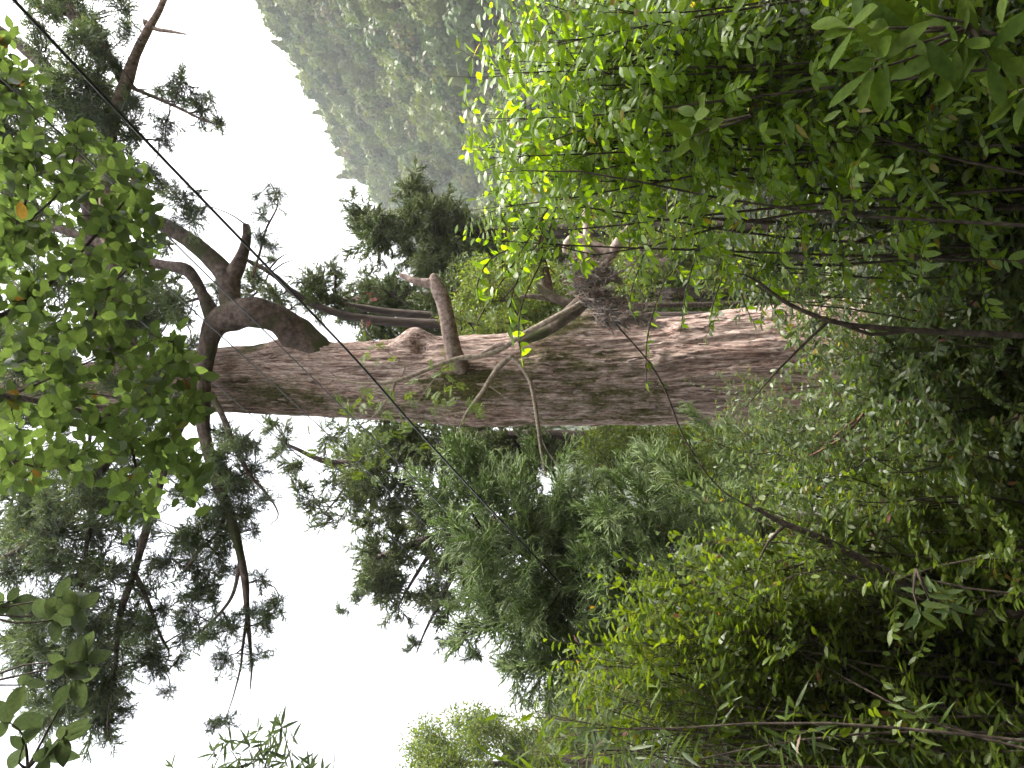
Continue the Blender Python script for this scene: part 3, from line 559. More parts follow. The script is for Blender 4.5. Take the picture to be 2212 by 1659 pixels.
# ------------------------------------------------------------------ trees behind
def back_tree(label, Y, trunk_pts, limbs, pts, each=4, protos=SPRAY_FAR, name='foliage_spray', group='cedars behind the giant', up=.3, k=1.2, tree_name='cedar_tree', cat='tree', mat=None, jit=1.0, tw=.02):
    b = at(trunk_pts[0][0], trunk_pts[0][1], Y); b[2] = float(gz(b[0], Y))
    t = Thing(tree_name, label, cat, b, group); mat = mat or M['wood_far']
    P = [b] + [at(p[0], p[1], Y) for p in trunk_pts]; R = [wr(*trunk_pts[0][:2], Y, trunk_pts[0][2]) * 1.2] + [wr(p[0], p[1], Y, p[2]) for p in trunk_pts]
    P, R = resample(P, R, .4); g = Geo(); g.add(*tube(P, R, 10, .15, 2, .2)); t.geo('trunk', g, mat); t.lines.append((P, R))
    for l in limbs: t.limb('branch', l, mat, Y=Y, seg=7, step=.25, rough=.15, freq=2)
    n = 0
    for p in pts:
        yy = Y + rng.normal() * jit; Cc = at(p[0], p[1], yy); Rw = wr(p[0], p[1], yy, p[2]); twig_to(t, Cc, tw, mat)
        for q in range(each):
            if n >= 300: break
            d = unit(rvec() + np.array([0, 0, up])); t.inst(name, protos[rng.integers(len(protos))], frame(d, rvec(), Rw * k * 1.15 * rng.uniform(.75, 1.2), Cc - d * Rw * .2 + rvec() * Rw * .3)); n += 1
    return t

# right of the trunk
back_tree('dark cedar closing the gaps behind the overhanging oval leaves', 18, [(700, 825, 10), (400, 828, 9), (200, 832, 7), (0, 835, 6), (-100, 836, 5)], [[(300, 830, 5), (260, 700, 4), (200, 500, 3), (120, 350, 2)], [(200, 832, 5), (190, 980, 4), (160, 1080, 2)]], scatter([(-20, 180), (130, 230), (260, 330), (360, 480), (350, 620), (300, 720), (380, 860), (330, 1000), (200, 1080), (-20, 1100)], 44, 40, 62), each=4)
back_tree('dense dark green cedar behind the giant trunk, beside its dead stub limb', 21, [(1180, 640, 14), (1000, 640, 12), (860, 640, 9), (740, 650, 5), (690, 640, 3)], [], scatter([(850, 600), (760, 600), (740, 700), (800, 740), (980, 740), (1010, 620)], 38, 34, 52) + [(760, 640, 40), (740, 690, 30), (800, 690, 40)], each=5)
back_tree('cedar with two rounded crowns against the sky between elbow limb and cable', 19, [(1150, 690, 12), (900, 680, 9), (760, 660, 6), (690, 640, 4), (660, 610, 2)], [[(720, 650, 4), (725, 600, 3), (712, 560, 1.5)]], [(687, 600, 36), (693, 640, 44), (717, 573, 28), (667, 620, 34), (700, 670, 40), (660, 660, 34), (740, 660, 40), (735, 610, 30)], each=6)
back_tree('slim dark cedar rising behind the elbow limb with a bare dead twig', 18, [(1100, 700, 12), (800, 690, 9), (660, 650, 7), (600, 600, 6), (560, 575, 5), (520, 555, 3)], [[(575, 590, 2.2), (600, 560, 2), (620, 548, 1)], [(578, 595, 2), (610, 570, 1.6), (640, 560, .8)]], [(567, 613, 38), (547, 640, 32), (583, 630, 36), (550, 590, 26), (600, 640, 30), (615, 670, 30), (467, 610, 20), (470, 640, 24), (590, 560, 18), (640, 700, 30), (377, 663, 50), (367, 620, 44), (393, 693, 36), (413, 753, 32), (313, 753, 46), (283, 786, 46), (330, 690, 44), (290, 640, 44), (230, 720, 44)], each=5)
back_tree('ragged cedar whose feathery top meets the misty hillside', 24, [(1200, 500, 14), (1000, 500, 11), (900, 490, 8), (820, 480, 5), (760, 450, 2)], [[(920, 490, 5), (900, 440, 3), (870, 400, 1.5)], [(960, 500, 5), (940, 440, 3), (930, 400, 1.5)]], [(765, 438, 26), (785, 465, 34), (770, 480, 24)] + scatter([(800, 420), (790, 520), (860, 590), (1000, 600), (1010, 420), (900, 400)], 44, 32, 50), each=5)
back_tree('green cedar low on the slope just above the bright shrub', 27, [(1300, 560, 14), (1150, 570, 12), (1050, 570, 8), (980, 560, 4)], [], scatter([(960, 480), (950, 660), (1030, 720), (1180, 700), (1200, 480)], 40, 34, 50), each=5)
# left of the trunk
back_tree('tall dark cedar seen through the gap left of the trunk', 23, [(1300, 985, 22), (1150, 975, 20), (1000, 985, 15), (850, 985, 11), (720, 1000, 7), (620, 960, 3)], [[(880, 985, 6), (870, 1050, 4), (840, 1100, 2)], [(960, 985, 6), (950, 1060, 4), (900, 1130, 2)], [(760, 995, 5), (740, 1060, 3), (700, 1110, 1.5)]], [(690, 1090, 40), (660, 1000, 38), (740, 1000, 48), (720, 1120, 36), (760, 930, 44), (593, 920, 30), (617, 946, 34), (607, 973, 26), (700, 940, 36), (650, 1060, 34)] + scatter([(760, 900), (760, 1090), (900, 1110), (1000, 1080), (1000, 920)], 32, 36, 56), each=5)
back_tree('broad cedar with layered tufts spreading over the young cedar', 26, [(1330, 1120, 18), (1150, 1120, 15), (1000, 1140, 12), (880, 1180, 8), (800, 1210, 4)], [[(960, 1150, 6), (900, 1240, 4), (860, 1310, 2)], [(1020, 1140, 7), (970, 1260, 5), (920, 1360, 2.5), (900, 1410, 1.5)], [(1060, 1130, 7), (1020, 1270, 5), (1000, 1390, 2)], [(900, 1170, 5), (830, 1230, 3), (770, 1290, 1.5)]], [(800, 1230, 46), (860, 1260, 46), (770, 1290, 32), (860, 1320, 36), (900, 1390, 22), (940, 1300, 46), (1000, 1380, 38), (1030, 1420, 28), (740, 1320, 18), (885, 1405, 14), (960, 1390, 26)] + scatter([(790, 1130), (800, 1260), (930, 1320), (1030, 1350), (1080, 1200), (950, 1100)], 40, 34, 52), each=5)
back_tree('shadowy cedar low behind the left edge of the trunk', 22, [(1350, 950, 18), (1200, 945, 18), (1080, 945, 15), (980, 940, 9)], [[(1180, 945, 6), (1190, 1000, 4), (1210, 1060, 2)], [(1120, 945, 6), (1130, 1010, 4)]], scatter([(970, 920), (980, 1060), (1120, 1060), (1200, 990), (1230, 920)], 38, 34, 50), each=5)

# broadleaf trees further down the slope and at the left edge
def round_tree(label, Y, root, poly, n, r0, r1, each=3, mat=None, protos=CLUMP, group='broadleaf trees on the slope'):
    return back_tree(label, Y, root, [], scatter(poly, n, r0, r1), each=each, protos=protos, name='crown_foliage', group=group, k=1.0, tree_name='broadleaf_tree', mat=mat or M['stem'], jit=1.2, up=.0)
round_tree('yellow green tree lit on its crown beside the trunk, behind the young cedar', 20, [(1500, 980, 8), (1400, 975, 7), (1330, 980, 4), (1290, 985, 2)], [(1255, 990), (1270, 925), (1560, 925), (1560, 1080), (1300, 1050)], 75, 26, 40, each=4)
round_tree('pale tree beyond the shrubs below the young cedar', 17, [(1640, 1150, 8), (1560, 1150, 7), (1500, 1150, 4)], [(1440, 1060), (1460, 930), (1680, 930), (1680, 1250), (1500, 1200)], 75, 26, 40, each=4)
round_tree('hazy tree with rounded crown at the edge of the sky, left border', 30, [(1300, 1650, 10), (1150, 1650, 8), (1000, 1650, 5), (900, 1640, 2)], [(870, 1680), (890, 1590), (930, 1575), (960, 1600), (1010, 1530), (1060, 1545), (1110, 1560), (1180, 1600), (1180, 1760), (850, 1760)], 75, 24, 38, each=4)
round_tree('light green tree low between trunk and hanging twigs', 22, [(1600, 610, 8), (1500, 610, 7), (1400, 610, 4)], [(1300, 560), (1300, 690), (1620, 690), (1660, 540), (1450, 500)], 75, 26, 40, each=4)
round_tree('broadleaf tree glimpsed behind the dead branch', 26, [(1500, 440, 8), (1400, 440, 7), (1300, 440, 4)], [(1180, 330), (1180, 540), (1480, 540), (1520, 300), (1300, 280)], 75, 28, 42, each=4)

round_tree('yellowish bush in the gap beside the dead stub limb', 16.5, [(1300, 660, 5), (1150, 650, 4), (1050, 650, 2)], [(975, 640), (980, 730), (1200, 730), (1220, 600), (1150, 540), (1040, 560)], 75, 22, 34, each=4)
round_tree('hazy tree filling the dip under the blue ridge', 34, [(1500, 1480, 8), (1350, 1480, 7), (1250, 1480, 4)], [(1190, 1380), (1180, 1480), (1160, 1600), (1180, 1700), (1420, 1700), (1400, 1360)], 75, 26, 40, each=4)
# young cedar with feathery fronds
yc = Thing('young_cedar', 'feathery young cedar with grey green drooping fronds left of the trunk', 'tree', np.r_[at(1600, 1300, 9.5)[:2], float(gz(at(1600, 1300, 9.5)[0], 9.5))])
g = Geo(); P, R = resample([yc.base, at(1600, 1310, 9.5), at(1430, 1285, 9.5), at(1340, 1268, 9.5), at(1200, 1225, 9.5), at(1080, 1170, 9.5), at(1010, 1120, 9.5)], [.13, .1, .075, .062, .05, .03, .012], .2); g.add(*tube(P, R, 10, .15, 4, .2)); yc.geo('trunk', g, M['stem']); yc.lines.append((P, R))
for i in range(40):
    t = .38 + .60 * i / 40; a = P[int(t * (len(P) - 1))]; az_ = i * 2.4; ln = (1.9 - 1.25 * (t - .38) / .6) * rng.uniform(.8, 1.15)
    dirh = np.array([math.cos(az_), math.sin(az_) * .7, 0]); b = a + dirh * ln * .55 + np.array([0, 0, .12]); c = a + dirh * ln + np.array([0, 0, .55 * ln * .5])
    Pb, Rb = resample([a, b, c], [.022, .014, .004], .12); g = Geo(); g.add(*tube(Pb, Rb, 6)); br = yc.geo('branch', g, M['stem'])
    for q in range(7):
        u = .25 + .75 * q / 6; p = Pb[min(len(Pb) - 1, int(u * (len(Pb) - 1)))]; d = unit(dirh * .8 + np.array([0, 0, .45]) + rvec() * .75)
        yc.inst('frond', FROND[rng.integers(5)], frame(d, rvec(), rng.uniform(.55, .95), p), br)
# frond tip reaching out into the sky on the far side
for (x, y, tx, ty) in ((1190, 1430, 1080, 1470), (1180, 1440, 1120, 1520), (1200, 1430, 1150, 1560), (1230, 1420, 1090, 1420)):
    a, b = at(x, y, 8.8), at(tx, ty, 8.6); yc.inst('frond', FROND[rng.integers(5)], frame(b - a, rvec(), np.linalg.norm(b - a), a))
yc.limb('branch', [(1330, 1270, 4, 9.5), (1290, 1340, 3.4, 9.2), (1230, 1420, 2.6, 8.8), (1170, 1450, 1.6, 8.7)], M['stem'], seg=6, step=.12)
for q in range(10):
    u = q / 10; p = at(1320 - 130 * u, 1290 + 150 * u, 9.4 - .6 * u); yc.inst('frond', FROND[rng.integers(5)], frame(unit(np.array([-.7, -.2, .5]) + rvec() * .7), rvec(), .5, p))

# ------------------------------------------------------------------ dead fallen crown caught beside the trunk
b_ = at(1330, 640, 12.6)
db = Thing('dead_branch', 'grey brown dead branch with combed dry needles caught against the trunk', 'branch', b_)
L2 = lambda nm, mat, *p: db.limb(nm, p, mat, Y=12.35, seg=12, step=.06, rough=.2, freq=4, ridge=.3)
L2('branch', M['bare'], (1400, 690, 12), (1345, 670, 11), (1290, 620, 11), (1275, 560, 12), (1268, 530, 12), (1270, 500, 11), (1265, 475, 8), (1270, 450, 8), (1280, 432, 3))
L2('branch', M['bare'], (1320, 560, 9), (1310, 545, 11), (1288, 533, 11), (1262, 518, 11), (1240, 513, 10), (1224, 525, 8), (1220, 545, 5))
L2('branch', M['bare'], (1318, 553, 10), (1332, 530, 11), (1347, 505, 10), (1362, 486, 5))
L2('branch', M['bare'], (1290, 600, 7), (1310, 570, 7), (1318, 540, 5))
for (x, y, r_) in [(1235, 565, 34), (1250, 585, 34), (1225, 600, 30), (1270, 585, 34), (1290, 575, 30), (1262, 610, 30), (1240, 625, 26), (1300, 590, 34), (1320, 600, 30), (1270, 640, 40), (1290, 650, 40), (1310, 640, 36), (1300, 680, 40), (1320, 690, 36), (1345, 665, 36), (1340, 690, 34), (1370, 680, 34), (1400, 700, 30), (1390, 540, 30), (1420, 560, 26), (1370, 560, 28), (1430, 640, 20)]:
    for q in range(9):
        c = at(x, y, 12.25 + rng.normal() * .12); d = unit(np.array([rng.normal() * .25, rng.normal() * .3, -1.0])); s_ = wr(x, y, 12.5, r_) * rng.uniform(1.1, 1.7)
        db.inst('dead_spray', DRY[rng.integers(4)], frame(d, rvec(), s_, c + rvec() * wr(x, y, 12.5, r_) * .35 - d * s_ * .4))
# broken log and mossy poles
lg = Thing('broken_log', 'smooth reddish brown snag standing out beside the dead branch', 'log', np.r_[at(1180, 650, 14.5)[:2], at(1180, 650, 14.5)[2]])
lg.limb('stem', [(1182, 640, 13, 14.5), (1178, 600, 12.5, 14.3), (1166, 560, 13, 14.2), (1165, 530, 11.5, 14.1), (1168, 500, 11, 14), (1170, 470, 11, 13.9), (1172, 458, 9, 13.9)], M['limb'], seg=14, step=.06, rough=.12, ridge=.3)
lg.limb('spur', [(1172, 480, 8, 14), (1160, 465, 5, 13.9), (1158, 452, 2, 13.9)], M['dead'], seg=8, step=.05)
mp_ = Thing('mossy_pole', 'dark mossy pole leaning from the dead branch across the trunk', 'branch', at(1270, 650, 12.4))
mp_.limb('stem', [(1310, 600, 12, 12.8), (1275, 635, 16), (1250, 660, 17), (1220, 685, 14), (1185, 712, 12), (1150, 728, 10), (1120, 738, 7)], M['mossy'], Y=12.4, seg=12, step=.06, rough=.3, ridge=.3)
mp2 = Thing('mossy_pole', 'shorter mossy pole forking away beside the red brown snag', 'branch', at(1250, 655, 12.6))
mp2.limb('stem', [(1240, 655, 10), (1215, 650, 9), (1190, 638, 9), (1165, 622, 8), (1158, 615, 4)], M['mossy'], Y=12.6, seg=12, step=.06, rough=.25, ridge=.3)
mp2.limb('spur', [(1225, 655, 8), (1190, 645, 7), (1150, 640, 6), (1120, 642, 3)], M['mossy'], Y=12.7, seg=10, step=.06, rough=.25)

# ------------------------------------------------------------------ slender rowan in front of the trunk
def pinnate(name, mat, seed):
    r = np.random.default_rng(seed); g = Geo(); t = np.linspace(0, 1, 7); A = np.stack([.06 * r.normal() * t ** 2, t, -.18 * t ** 2], -1); g.add(*tube(A, np.linspace(.012, .005, 7), 3))
    pos, d, nn, ln = [], [], [], []
    for k in range(6):
        u = .22 + .72 * k / 6; p = np.array([np.interp(u, t, A[:, c]) for c in range(3)])
        for s in (-1, 1): pos.append(p); d.append([s * .85, .55, -.15 + .1 * r.normal()]); nn.append([.2 * r.normal(), .2 * r.normal(), 1]); ln.append(.42 * (1 - .35 * abs(u - .5)))
    pos.append(A[-1]); d.append([0, 1, -.3]); nn.append([0, .2, 1]); ln.append(.38)
    g.add(*place_leaves(leaf_template(.3, 'lance'), np.array(pos), np.array(d), np.array(nn), np.array(ln))); return g.mesh(name, mat)
PIN = [pinnate('compound_leaf', M['rowan'], 70 + k) for k in range(4)]; PINR = [pinnate('compound_leaf', M['rowan_red'], 80)]
rw = Thing('rowan_tree', 'slender rowan with feathery compound leaves slanting across the giant trunk', 'tree', at(1260, 655, 12.3))
RL = lambda *p, mat=M['pale'], name='branch': rw.limb(name, p, mat, Y=12.1, seg=9, step=.06, rough=.15, freq=6)
RL((1300, 610, 5, 12.8), (1262, 650, 6.5, 12.3), (1200, 685, 6.5), (1130, 722, 6), (1085, 752, 6), (1040, 768, 5.5), (985, 775, 5), (930, 795, 5), (880, 815, 4.5), (840, 826, 4), (780, 828, 3.4), (735, 822, 2.6), (690, 815, 1.8), (655, 812, 1), name='stem')
RL((1095, 752, 6), (1080, 745, 6), (1050, 758, 4), (1025, 775, 3), mat=M['dead'])
RL((1108, 768, 6.5), (1085, 785, 6.5), (1065, 810, 6), (1040, 850, 5.5), (1010, 890, 4.5), (995, 920, 3), (988, 940, 1.5), name='stem')
RL((1105, 770, 5), (1125, 790, 5), (1145, 825, 4.5), (1155, 870, 4.5), (1162, 920, 4), (1168, 970, 3.6), (1175, 1010, 2.5), (1178, 1030, 1.2), name='stem')
RL((1010, 890, 2), (960, 893, 1.8), (900, 880, 1.5), (830, 870, 1), (760, 872, .7))
RL((855, 822, 3), (845, 850, 2.6), (820, 885, 2), (790, 915, 1))
RL((865, 818, 2), (875, 790, 1.5), (850, 770, 1.2), (800, 730, 1), (780, 690, .8))
RL((985, 778, 1.6), (950, 805, 1.4), (915, 850, 1), (890, 890, .8))
RL((1050, 830, 1.5), (1080, 850, 1.4), (1110, 872, 1.2), (1160, 905, 1), (1200, 925, .6))
RL((1162, 930, 1.6), (1180, 970, 1.4), (1200, 1000, 1), (1215, 1030, .7))
RL((735, 822, 1.2), (710, 800, .9), (690, 780, .6)); RL((720, 820, 1.2), (700, 840, .9), (690, 860, .6)); RL((690, 815, 1), (670, 795, .6), (650, 785, .4)); RL((700, 816, 1), (680, 835, .6), (660, 842, .4))
rw_pts = scatter([(960, 770), (900, 790), (860, 880), (900, 950), (960, 900), (990, 820)], 34, 26, 36) + scatter([(760, 840), (700, 900), (760, 1010), (870, 960), (870, 860)], 46, 26, 36) + scatter([(660, 930), (680, 1000), (790, 1040), (860, 980)], 24, 26, 36) + scatter([(770, 700), (760, 760), (830, 800), (850, 720)], 12, 22, 30) + scatter([(1000, 860), (990, 900), (1060, 890)], 8, 22, 30) + scatter([(990, 640), (1040, 640), (1060, 700), (1000, 720)], 10, 22, 30) + scatter([(900, 950), (860, 1010), (920, 1010)], 8, 24, 32)
for x, y, r_ in rw_pts:
    p = at(x, y, 12 + rng.normal() * .2); rw.inst('compound_leaf', PIN[rng.integers(4)], frame(unit(rvec() + np.array([.0, -.3, -.35])), unit(np.array([0, -.6, .8]) + rvec() * .5), wr(x, y, 12, r_) * 1.0, p))
for x, y in ((770, 640), (785, 632), (800, 640), (775, 700), (790, 705), (780, 715), (800, 690), (795, 650)):
    p = at(x, y, 12.3 + rng.normal() * .15); rw.inst('compound_leaf', PINR[0], frame(unit(rvec() + np.array([0, -.3, -.5])), unit(np.array([0, -.6, .8]) + rvec() * .4), .16, p))

# ------------------------------------------------------------------ bracing cables
def cable(name, label, pts, rad, mat):
    P = [at(*p) for p in pts]; P, R = resample(P, [rad] * len(P), .25); g = Geo(); g.add(*tube(P, R, 8)); me = g.mesh(name, mat); o = bpy.data.objects.new(name, me); COL.objects.link(o)
    o['label'] = label; o['category'] = 'cable'; o['group'] = 'cables strung across the giant tree'
cable('cable', 'thick black cable slanting in front of the giant trunk', [(-40, -75, 3.0), (45, 16, 3.25), (300, 288, 4.1), (551, 549, 4.9), (768, 776, 5.8), (900, 927, 6.4), (1045, 1085, 7.2), (1220, 1270, 8.8)], .0095, M['cable'])
cable('wire', 'thin wire just below the thick cable, crossing the elbow limb', [(-60, 110, 3.4), (50, 213, 3.8), (350, 497, 5.0), (401, 549, 5.2), (696, 837, 6.6), (967, 1106, 8.6), (1120, 1258, 10.5)], .0058, M['wire'])
cable('wire', 'thin wire passing under the long left limb, second from the thick cable', [(60, 330, 4.2), (303, 563, 5.2), (384, 640, 5.6), (599, 837, 6.8), (890, 1106, 9.2), (1010, 1215, 10.8)], .0055, M['wire'])
cable('wire', 'faintest wire, farthest from the thick cable', [(100, 510, 5), (307, 696, 6), (429, 799, 6.8), (781, 1103, 9.8), (897, 1206, 11.2), (960, 1262, 12.2)], .005, M['wire'])

# ------------------------------------------------------------------ shrubs
def leaf_protos(mat, width, shape): return [mesh_np('leaf', *(lambda t: (t[0], t[1] if len(t[1]) else None, t[2]))(leaf_template(width, shape, 6, f, c)), mat) for f, c in ((.10, .10), (.16, .22), (.05, .02), (.2, -.06))]
def bush(label, group, poly, Yr, n_stems, mat, leaf=.09, width=.42, shape='oval', twigs=7, per=8, nobj=60, stem_mat=None, stem_r=.0065, base_px=None, droop=.1, name='shrub', twig_len=(.25, .55), tmin=.18, up=.35, spread=.35, face=(0, -.1, 1.0)):
    tg = inpoly(poly, n_stems); ys = rng.uniform(*Yr, n_stems); tips = np.array([at(p[0], p[1], y) for p, y in zip(tg, ys)])
    bc = tips.mean(0) if base_px is None else at(base_px[0], base_px[1], base_px[2]); bx, by = bc[0], bc[1]
    t = Thing(name, label, 'shrub', (bx, by, float(gz(bx, by))), group); stem_mat = stem_mat or M['stem']
    pos, dr, nr, ln, own = [], [], [], [], []; stems = []
    for tip in tips:
        b = np.array([bx + rng.normal() * spread + .45 * (tip[0] - bx), by + rng.normal() * spread + .6 * (tip[1] - by), 0]); b[2] = float(gz(b[0], b[1])) - .05
        h = max(.3, tip[2] - b[2])
        if tip[2] < b[2] + .1: tip = tip.copy(); tip[2] = b[2] + .25
        P, R = resample([b, b * .62 + tip * .38 + np.array([rng.normal() * .08, rng.normal() * .08, .12 * h]), b * .25 + tip * .75 + np.array([rng.normal() * .1, rng.normal() * .1, .08 * h]), tip], [stem_r * 1.4, stem_r, stem_r * .65, stem_r * .25], max(.12, h / 10))
        g = Geo(); g.add(*tube(P, R, 5, .15, 9)); si = len(stems); n = len(P)
        for q in range(twigs + 1):
            f = 1.0 if q == twigs else tmin + (1 - tmin) * rng.random(); i = min(n - 2, int(f * (n - 1))); a = P[i] if q < twigs else P[-2]; tan = unit(P[i + 1] - P[i])
            d = unit(tan * .6 + rvec() * .9 + np.array([0, 0, up])) if q < twigs else tan
            L = rng.uniform(*twig_len); K = 3; pts = [a]; dd = d
            for s_ in range(K): dd = unit(dd + np.array([0, 0, -droop]) + rvec() * .14); pts.append(pts[-1] + dd * L / K)
            pts = np.array(pts); g.add(*tube(pts, stem_r * np.linspace(.38, .14, K + 1), 3))
            sidev = unit(np.cross(dd, [0, 0, 1.0]) + rvec() * .25)
            for k in range(per):
                u = .18 + .82 * (k + .5) / per; x = u * K; j = min(K - 1, int(x)); p = pts[j] + (pts[j + 1] - pts[j]) * (x - j); sg = 1 if k % 2 else -1
                ld = unit(dd * (.45 + .5 * (k >= per - 2)) + sidev * sg * .8 + rvec() * .35 + np.array([0, 0, -droop]))
                pos.append(p); dr.append(ld); nr.append(unit(np.array(face) + rvec() * .55)); ln.append(leaf * rng.uniform(.6, 1.2)); own.append(si)
        stems.append(t.geo('stem', g, stem_mat))
    pos, dr, nr, ln, own = map(np.array, (pos, dr, nr, ln, own))
    sx, sy, dep = project(pos); vis = (sx > 0) & (sx < 2212) & (sy > 0) & (sy < 1659) & (dep > .3)
    order = np.argsort(np.where(vis, -ln / np.maximum(dep, .3), 1)); big = order[:nobj]; big = big[vis[big]]; rest = np.setdiff1d(np.arange(len(pos)), big)
    pr = leaf_protos(mat, width, shape)
    for i in big: t.inst('leaf', pr[rng.integers(4)], frame(dr[i], nr[i], ln[i], pos[i]), stems[own[i]])
    g = Geo(); V_, Q_, T_ = place_leaves(hex_template(width, shape), pos[rest], dr[rest], nr[rest], ln[rest]); g.add(V_, Q_, T_); t.geo('foliage', g, mat, kind='stuff')
    return t

# bright shrub on the right of the trunk
SH = 'shrubs crowding the foreground slope'
bush('sunlit lime green shrub with large leaves under the misty hillside, at the border', SH, [(985, -40), (1000, 160), (1250, 200), (1500, 120), (1500, -40)], (3.6, 4.8), 24, M['bright'], leaf=.084, width=.38, nobj=280, per=13, twigs=28, twig_len=(.3, .75), face=(0, -.6, .7), droop=.32, stem_r=.007)
bush('sunlit lime green shrub reaching highest in front of the hillside', SH, [(985, 160), (975, 330), (1000, 420), (1130, 380), (1200, 300), (1500, 240), (1480, 120)], (3.8, 5.2), 28, M['bright'], leaf=.082, width=.37, nobj=280, per=13, twigs=28, twig_len=(.25, .5), face=(0, -.6, .7), droop=.32, stem_r=.007)
bush('lime green shrub whose drooping sprays overlap the dead branch', SH, [(990, 380), (1010, 520), (1060, 540), (1100, 440), (1150, 350), (1450, 290), (1450, 220), (1200, 280)], (4.2, 5.2), 28, M['bright'], leaf=.08, width=.36, nobj=240, per=13, twigs=24, twig_len=(.2, .45), face=(0, -.6, .7), droop=.3, stem_r=.008)
# single twig hanging across the trunk
def hanging(label, lines, mat, leaf, width, shape, Y, per, nobj=200, group='leafy sprays hanging before the trunk', smat=None):
    P0 = at(*lines[0][0], Y); t = Thing('leafy_branch', label, 'branch', P0, group); pr = leaf_protos(mat, width, shape)
    for ln_ in lines:
        P, R = resample([at(p[0], p[1], Y + rng.normal() * .04) for p in ln_], [.005] * (len(ln_) - 1) + [.0015], .06); g = Geo(); g.add(*tube(P, R, 5)); st = t.geo('stem', g, smat or M['stem']); n = len(P)
        for k in range(per):
            i = int((.1 + .9 * (k + .5) / per) * (n - 1)); tan = unit(P[min(n - 1, i + 1)] - P[max(0, i - 1)]); sg = 1 if k % 2 else -1
            d = unit(tan * .6 + np.array([.8 * sg, .2 * rng.normal(), -.1]) * .7 + rvec() * .45 + np.array([0, 0, -.35])); t.inst('leaf', pr[rng.integers(4)], frame(d, unit(np.array([0, -.5, .8]) + rvec() * .5), leaf * rng.uniform(.65, 1.15), P[i]), st)
    return t
hanging('bright drooping leafy spray hanging down over the middle of the trunk', [[(1290, 330), (1200, 430), (1140, 520), (1090, 600), (1060, 640)], [(1200, 450), (1170, 560), (1130, 650), (1120, 720), (1130, 790)], [(1180, 520), (1120, 600), (1100, 680), (1110, 740)], [(1140, 520), (1060, 560), (1030, 620), (1040, 660)]], M['bright'], .085, .45, 'oval', 4.6, 26)
hanging('thin leafy twigs dangling before the lower trunk beneath the dead branch', [[(1480, 560), (1440, 600), (1420, 650), (1400, 720), (1395, 800), (1400, 850)], [(1400, 520), (1380, 580), (1360, 650), (1380, 700)], [(1500, 560), (1480, 640), (1470, 720)], [(1560, 600), (1540, 660), (1530, 720)]], M['bright'], .07, .4, 'lance', 5.0, 20)
tl = []
for k in range(20):
    x0, y0 = rng.uniform(1440, 1700), rng.uniform(400, 530); L0 = rng.uniform(110, 230); c = rng.uniform(-60, 30)
    tl.append([(x0, y0), (x0 + c * .3, y0 + L0 * .35), (x0 + c * .7 + rng.normal() * 8, y0 + L0 * .7), (x0 + c + rng.normal() * 15 + 20, y0 + L0)])
hanging('curtain of bright leafy twigs trailing between dead branch and dark stems', tl, M['bright'], .075, .36, 'oval', 5.4, 17)
hanging('long bare arching vine with few reddish leaves crossing below the trunk', [[(1330, 700), (1400, 780), (1440, 850), (1475, 940), (1540, 1040), (1600, 1085), (1680, 1120), (1780, 1160), (1900, 1220), (2000, 1270)]], M['shrub'], .07, .4, 'lance', 4.2, 14)
# dark saplings standing upright on the right
def sapling(label, stems, Y, mat=None, group='slim dark sapling stems'):
    p = stems[0][0]; b = at(p[0], p[1], Y); t = Thing('sapling', label, 'sapling', (b[0], b[1], float(gz(b[0], Y))), group)
    for k, s_ in enumerate(stems): t.limb('stem' if k == 0 else 'branch', s_, mat or M['stem'], Y=Y, seg=8, step=.08, rough=.15, freq=6)
sapling('straight black sapling stem rising through the big-leaved corner', [[(2500, 240, 9), (2212, 228, 9), (2050, 222, 9), (1900, 210, 8.5), (1740, 212, 8), (1600, 222, 7), (1480, 240, 6), (1400, 255, 5), (1330, 268, 4), (1230, 275, 2)], [(1470, 240, 8), (1400, 262, 12), (1330, 275, 11), (1280, 300, 11), (1240, 350, 9), (1228, 380, 6)], [(1650, 220, 4), (1560, 300, 3), (1420, 330, 2), (1330, 400, 1)]], 4.8)
sapling('pair of dark stems in the deep shade above the arching vine', [[(2500, 500, 9), (2212, 480, 9), (2000, 485, 8), (1800, 488, 7), (1640, 478, 6), (1500, 470, 3)], [(1900, 486, 5), (1820, 440, 4), (1700, 380, 3), (1560, 330, 1.5)], [(1950, 485, 5), (1860, 520, 4), (1750, 560, 3), (1640, 600, 1.5)]], 5.2)
sapling('thin forked black stem standing before the base of the trunk', [[(2500, 745, 7), (2212, 725, 7), (2050, 718, 6.5), (1900, 708, 6), (1800, 695, 5.5), (1700, 655, 4.5), (1640, 610, 3), (1600, 590, 1.5)], [(1980, 712, 4), (1880, 722, 4), (1800, 690, 3)], [(1790, 693, 4), (1740, 740, 3), (1680, 800, 2.4), (1610, 880, 1.2)]], 4.4)
sapling('brown stem bent like an elbow low before the shrubs', [[(2300, 1330, 8), (2050, 1310, 8), (1900, 1230, 8), (1780, 1165, 7), (1690, 1130, 6), (1620, 1090, 4)], [(1700, 1130, 4), (1660, 1170, 3), (1640, 1210, 2)]], 4.6)
sapling('reddish broken stick lying among leaves at the foot of the trunk', [[(1750, 985, 2), (1800, 958, 3), (1830, 935, 3.4), (1860, 900, 3.2), (1885, 868, 2)], [(1800, 945, 2), (1840, 912, 2), (1870, 897, 1)]], 6.0, mat=M['redstem'])

